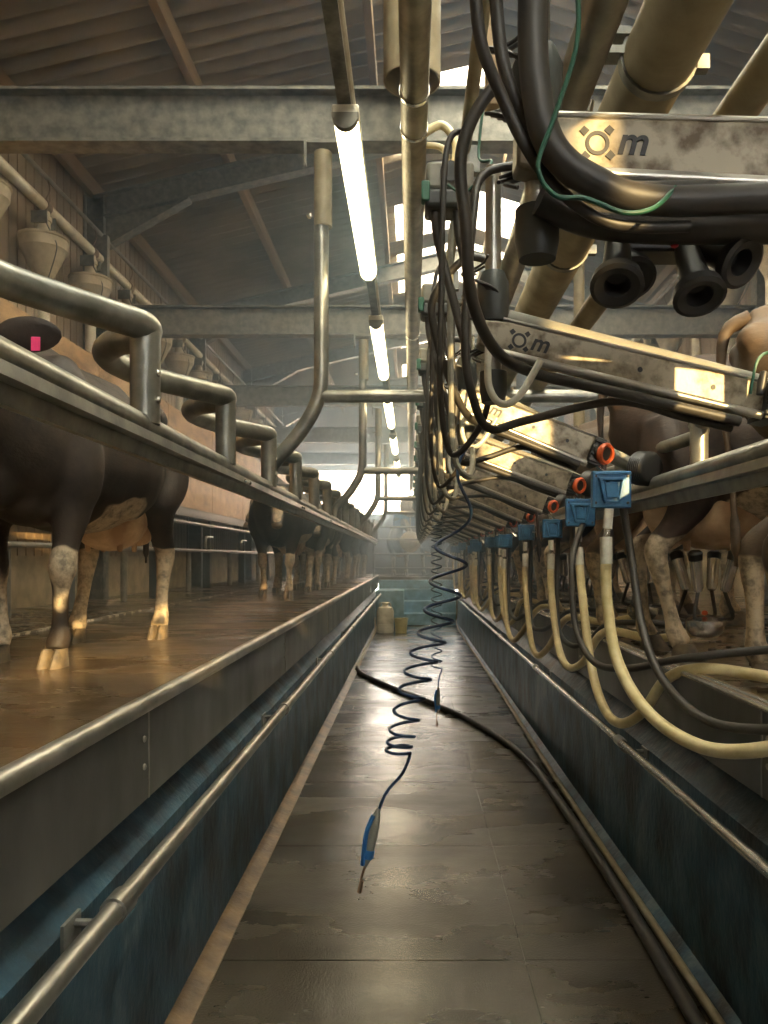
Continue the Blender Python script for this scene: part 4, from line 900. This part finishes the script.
# ------------------------------------------------------------------ cows
def cow_meshes(key, neck='up', yaw=0.0, step=(0, 0, 0, 0), head_drop=0.0, head_turn=None):
    """Voxel-merged body. Local +x is forward, origin on the ground under the trunk. step = forward shift of feet FL, FR, HL, HR."""
    m = MB()
    if neck == 'up':
        chain = [(-0.84, 0, 1.16, .07, .07), (-0.80, 0, 1.15, .14, .13), (-0.68, 0, 1.09, .22, .23), (-0.50, 0, 1.03, .275, .31), (-0.25, 0, 0.97, .315, .365), (0.0, 0, 0.945, .345, .385),
                 (0.25, 0, 0.955, .325, .38), (0.45, 0, 0.985, .27, .36), (0.62, 0, 1.03, .215, .31), (0.78, 0, 1.09, .16, .235)]
        nk = [(0.95, .04, 1.18, .12, .18), (1.10, .10, 1.26, .095, .15), (1.22, .16, 1.33, .085, .125)]
        hd = [(1.30, .18, 1.36, .095, .125), (1.40, .2, 1.31, .10, .125), (1.52, .2, 1.22, .08, .098), (1.64, .2, 1.13, .066, .078), (1.72, .2, 1.07, .07, .068), (1.77, .2, 1.03, .05, .045)]
    neckhead = nk + hd; pivot = Vector((0.78, 0, 1.09)); out = []
    for k, (x, y, z, a, b) in enumerate(neckhead):
        f = (k + 1) / len(neckhead) * 1.0; ang = yaw * min(1, f * 1.3)
        p = Vector((x, 0, z - head_drop * min(1, f * 1.5))) - pivot; q = Matrix.Rotation(ang, 3, 'Z') @ p
        if head_turn is not None and k > 3:      # the head itself points its own way from the poll
            x3, _, z3 = neckhead[3][:3]; q = Vector(out[3][:3]) - pivot + Matrix.Rotation(head_turn, 3, 'Z') @ Vector((x - x3, 0, z - z3))
        out.append((*(pivot + q), a, b))
    full = [Vector(c) for c in chain + out]
    V5 = []
    n = len(full)
    for i in range(n - 1):      # catmull on 5-vectors
        p0, p1, p2, p3 = full[max(i - 1, 0)], full[i], full[i + 1], full[min(i + 2, n - 1)]
        for k in range(3):
            t = k / 3; V5.append(0.5 * ((2 * p1) + (p2 - p0) * t + (2 * p0 - 5 * p1 + 4 * p2 - p3) * t * t + (3 * p1 - p0 - 3 * p2 + p3) * t ** 3))
    V5.append(full[-1])
    m.tube([v.to_3d() if False else Vector(v[:3]) for v in V5], [v[3] for v in V5], 20, r2=[v[4] for v in V5], up=(0, 0, 1))
    # spine, hooks, pins, withers, brisket
    m.tube([(-0.80, 0, 1.27), (-0.45, 0, 1.345), (0.0, 0, 1.33), (0.42, 0, 1.345), (0.70, 0, 1.30)], [0.035, 0.045, 0.045, 0.06, 0.04], 10)
    for s in (-1, 1):
        m.ell((-0.45, s * 0.195, 1.205), 0.15, 0.085, 0.075); m.ell((-0.80, s * 0.10, 1.17), 0.06, 0.055, 0.06)
        m.ell((-0.1, s * 0.16, 0.92), 0.36, 0.21, 0.30); m.ell((0.45, s * 0.15, 1.05), 0.17, 0.12, 0.27)
    m.ell((0.68, 0, 0.80), 0.12, 0.10, 0.17); m.ell((0.40, 0, 0.68), 0.25, 0.14, 0.10)
    # dewlap from brisket to throat
    hp = Vector(out[4][:3]); m.tube(cr([(0.72, 0, 0.82), (0.90, 0.0, 0.98), tuple(Vector(out[2][:3]) + Vector((0, 0, -0.13)))], 4), 0.03, 8, r2=0.09, up=(0, 0, 1))
    feet = []
    def leg(pts, key_):
        P = cr([Vector((*p,)) for p in pts], 4); m.tube([Vector(p[:3]) for p in P], [p[3] for p in P], 14, r2=[p[3] * (1.25 if p[2] > 0.7 else 1.1) for p in P])
    import itertools
    for idx, (s, fr) in enumerate(((1, 1), (-1, 1), (1, 0), (-1, 0))):
        d = step[idx]
        if fr:
            leg([(0.47, s * .17, 1.05, .10), (0.44, s * .20, 0.85, .105), (0.42 + d * .25, s * .19, 0.68, .082), (0.44 + d * .5, s * .175, 0.50, .052), (0.455 + d * .62, s * .17, 0.40, .056), (0.45 + d * .72, s * .165, 0.32, .036), (0.45 + d * .9, s * .165, 0.18, .034), (0.455 + d, s * .165, 0.115, .046), (0.49 + d, s * .165, 0.06, .046)], 0)
            feet.append((0.50 + d, s * .165))
        else:
            leg([(-0.58, s * .17, 1.05, .12), (-0.56, s * .20, 0.88, .135), (-0.50 + d * .2, s * .205, 0.73, .105), (-0.58 + d * .4, s * .20, 0.60, .066), (-0.68 + d * .6, s * .19, 0.50, .054), (-0.685 + d * .68, s * .19, 0.44, .050), (-0.66 + d * .8, s * .185, 0.30, .036), (-0.64 + d * .95, s * .185, 0.17, .036), (-0.63 + d, s * .185, 0.115, .047), (-0.60 + d, s * .185, 0.06, .047)], 0)
            feet.append((-0.59 + d, s * .185))
    me = m.mesh('body_raw')
    o = bpy.data.objects.new('tmp', me); C.objects.link(o)
    r = o.modifiers.new('r', 'REMESH'); r.mode = 'VOXEL'; r.voxel_size = 0.017; r.use_smooth_shade = True
    s = o.modifiers.new('s', 'SMOOTH'); s.factor = 0.6; s.iterations = 7
    dg = bpy.context.evaluated_depsgraph_get(); body = bpy.data.meshes.new_from_object(o.evaluated_get(dg)); body.name = 'cow_body_' + key
    bpy.data.objects.remove(o)
    fwd = (Vector(out[-1][:3]) - Vector(out[3][:3])).normalized(); hc = Vector(out[3][:3]); side = fwd.cross(Vector((0, 0, 1))).normalized()
    at = body.attributes.new('pale', 'FLOAT', 'POINT'); vals = []
    for v in body.vertices:
        p = v.co; a = 0.0
        sm = lambda t: (lambda c: c * c * (3 - 2 * c))(max(0.0, min(1.0, t)))
        a += 0.34 * sm((0.60 - p.z) / 0.18)
        a += 0.32 * sm((0.82 - p.z) / 0.14) * sm((0.42 - abs(p.x)) / 0.2)
        a += 0.10 * sm((-0.2 - p.x) / 0.3) * sm((0.9 - p.z) / 0.3)
        hw = sm((p.x - 0.75) / 0.3); blaze = 0.0
        rel = p - hc; al = rel.dot(fwd); nrm = fwd.cross(side) * (-1 if fwd.cross(side).z < 0 else 1)
        blaze = 0.5 * sm((0.075 - abs(rel.dot(side))) / 0.05) * sm((rel.dot(nrm) - 0.01) / 0.05) * sm((al + 0.02) / 0.05)
        a += -0.05 - 0.03 * hw + blaze * hw
        vals.append(a)
    at.data.foreach_set('value', vals)
    body.polygons.foreach_set('use_smooth', [True] * len(body.polygons))
    return dict(body=body, feet=feet, head=out, fwd=fwd, side=side)

def part_mesh(mb, name, mat): 
    me = mb.mesh(name); me.materials.append(mat); return me
def build_cow(key, coat, **kw):
    D = cow_meshes(key, **kw); parts = []
    D['body'].materials.append(coat); parts.append(('body', D['body'], None))
    h = D['head']; top = Vector(h[3][:3]); fwd, side = D['fwd'], D['side']
    for s in (1, -1):
        mb = MB(); base = top + side * s * 0.085 + Vector((0, 0, 0.055)) - fwd * 0.04; tipv = side * s * 0.19 + Vector((0, 0, -0.005)) - fwd * 0.04
        mb.tube(cr([base, base + tipv * 0.3, base + tipv * 0.65, base + tipv], 4), [.022, .032, .042, .050, .054, .057, .058, .058, .055, .050, .041, .028, .010], 12, r2=[.014, .014, .014, .013, .012, .011, .010, .010, .009, .008, .007, .006, .003], up=tuple((fwd + Vector((0, 0, 0.25))).normalized()))
        parts.append(('ear', part_mesh(mb, 'ear', coat), None))
        if s == -1:
            mb = MB(); tp = base + tipv * 0.62 + Vector((0, 0, -0.025)) + fwd * 0.016
            mb.obox(tp, side * 0.014, fwd * 0.003, (0, 0, 0.022)); parts.append(('ear_tag', part_mesh(mb, 'ear_tag', M['pink']), None))
        mb = MB(); ec = Vector(h[4][:3]) + side * s * 0.088 + Vector((0, 0, 0.03)); mb.ell(ec, 0.02, 0.02, 0.018, 10); parts.append(('eye', part_mesh(mb, 'eye', M['eye']), None))
    mb = MB(); mz = Vector(h[-1][:3]); mb.ell(mz - fwd * 0.012, 0.045, 0.058, 0.04, 14); parts.append(('muzzle', part_mesh(mb, 'muzzle', M['hoof']), None))
    mb = MB(); mb.ell((-0.38, 0, 0.66), 0.26, 0.19, 0.175, 20); mb.ell((-0.55, 0.09, 0.70), 0.15, 0.115, 0.185, 16); mb.ell((-0.55, -0.09, 0.70), 0.15, 0.115, 0.185, 16)
    parts.append(('udder', part_mesh(mb, 'udder', M['udder']), None))
    for sx in (-0.31, -0.50):
        for sy in (-0.085, 0.085):
            mb = MB(); mb.lathe((sx, sy, 0.54), [(0.018, 0), (0.015, -0.03), (0.012, -0.055), (0.0, -0.06)], 10); parts.append(('teat', part_mesh(mb, 'teat', M['udder']), None))
    mb = MB(); P = cr([(-0.80, 0, 1.27), (-0.88, 0, 1.22), (-0.885, 0.01, 1.0), (-0.855, 0.02, 0.75), (-0.845, 0.02, 0.60), (-0.84, 0.02, 0.50), (-0.84, 0.02, 0.42)], 4)
    mb.tube(P, [0.032 - 0.021 * min(1, i / 8) if i < 17 else (0.017 if i < 22 else 0.007) for i in range(len(P))], 10); parts.append(('tail', part_mesh(mb, 'tail', coat), None))
    for x, y in D['feet']:
        mb = MB()
        for s in (1, -1):
            prof = []
            c = Vector((x, y + s * 0.026, 0))
            top_, bot = [], []
            for k in range(12):
                a = 2 * PI * k / 12; ca, sa = math.cos(a), math.sin(a)
                bot.append(c + Vector((0.062 * ca + (0.02 if ca > 0 else 0), 0.025 * sa, 0.0))); top_.append(c + Vector((0.042 * ca - 0.008, 0.022 * sa, 0.075)))
            mb.add(bot + top_, [tuple(range(12))[::-1], tuple(range(12, 24))] + [(k, (k + 1) % 12, 12 + (k + 1) % 12, 12 + k) for k in range(12)])
        parts.append(('hoof', part_mesh(mb, 'hoof', M['hoof']), None))
    return parts
def place_cow(parts, x, y, heading, scale, lab, group, body_mat=None, yaw=0):
    r = thing('cow', lab, 'cow', (x, y, GROUND), group, heading); r.scale = (scale,) * 3
    last = {}
    for nm, me, _ in parts:
        o = bpy.data.objects.new(nm, me); C.objects.link(o); o.parent = last.get({'ear_tag': 'ear', 'teat': 'udder', 'eye': 'body', 'muzzle': 'body'}.get(nm), r); last[nm] = o
        if body_mat is not None and nm in ('body', 'ear', 'tail'):
            o.material_slots[0].link = 'OBJECT'; o.material_slots[0].material = body_mat
    return r
stand = build_cow('stand', M['fur_dark'], yaw=0.25)
walk = build_cow('walk', M['fur_dark'], yaw=0.80, step=(0.04, -0.10, 0.0, 0.22), head_drop=0.39, head_turn=0.15)
rear = build_cow('rear', M['fur_dark'], yaw=0.2, step=(0.04, -0.04, -0.12, -0.08))
low = build_cow('low', M['fur_black'], yaw=-0.3, step=(0.05, -0.05, -0.06, 0.08), head_drop=0.1)
# left row
place_cow(walk, -1.62, 3.72, math.radians(-92), 1.0, 'large dark brown cow with white lower legs standing nearest on the left', 'cows on the left', M['fur_near'])
lefts = [(-1.55, 9.4, -93, 'black cow with tan lower legs, second on the left across the empty gap'), (-1.5, 11.5, -90, 'dark cow with a pale blaze, third on the left'),
         (-1.75, 12.6, -118, 'dark cow, fourth on the left'), (-1.65, 13.7, -115, 'dark cow, fifth on the left'), (-1.7, 14.8, -118, 'dark cow, sixth on the left'),
         (-1.65, 15.9, -118, 'dark cow, seventh on the left'), (-1.7, 17.0, -120, 'dark cow, eighth on the left'), (-1.65, 18.1, -120, 'dark cow, ninth on the left'), (-1.65, 19.2, -120, 'farthest dark cow on the left')]
for k, (x, y, a, lab) in enumerate(lefts):
    place_cow([walk, walk, stand, low][k % 4], x, y, math.radians(a), 1.0 - 0.02 * (k % 3), lab, 'cows on the left', [M['fur_black'], M['fur_black'], M['fur_dark']][k % 3])
for k in range(4):
    place_cow([low, stand][k % 2], -0.3 + 0.95 * k - (0.95 if k else 0), 20.4 + 0.25 * (k % 2), math.radians(-100 + 12 * k), 0.98, 'dark cow waiting at the far end beyond the pit steps, %s of four' % ORD[k], 'cows waiting at the far end', M['fur_black']) if k else None
# right row, rumps to the pit
for k, y in enumerate(CY):
    a = [-16, -18, -20, -15, -19, -17][k % 6]; sc = [1.0, 1.0, 0.97, 1.0][k % 4]
    mt = [M['fur_tan'], M['fur_dark'], M['fur_tan'], M['fur_dark'], M['fur_black']][k % 5]
    mt = M['fur_edge'] if k == 0 else mt
    lab = ['tan brown cow cut by the right edge, rump toward the pit', 'dark brown cow with mottled white hind leg at the nearest bracket, right row'][k] if k < 2 else '%s cow in the right row, %s coat' % (ORD[k], {'fur_tan': 'tan brown', 'fur_dark': 'dark brown'}.get([n for n, v in M.items() if v is mt][0], 'black'))
    place_cow([rear, low, stand][k % 3], 1.75 if k else 1.93, y, math.radians(a), sc, lab, 'cows on the right', mt)
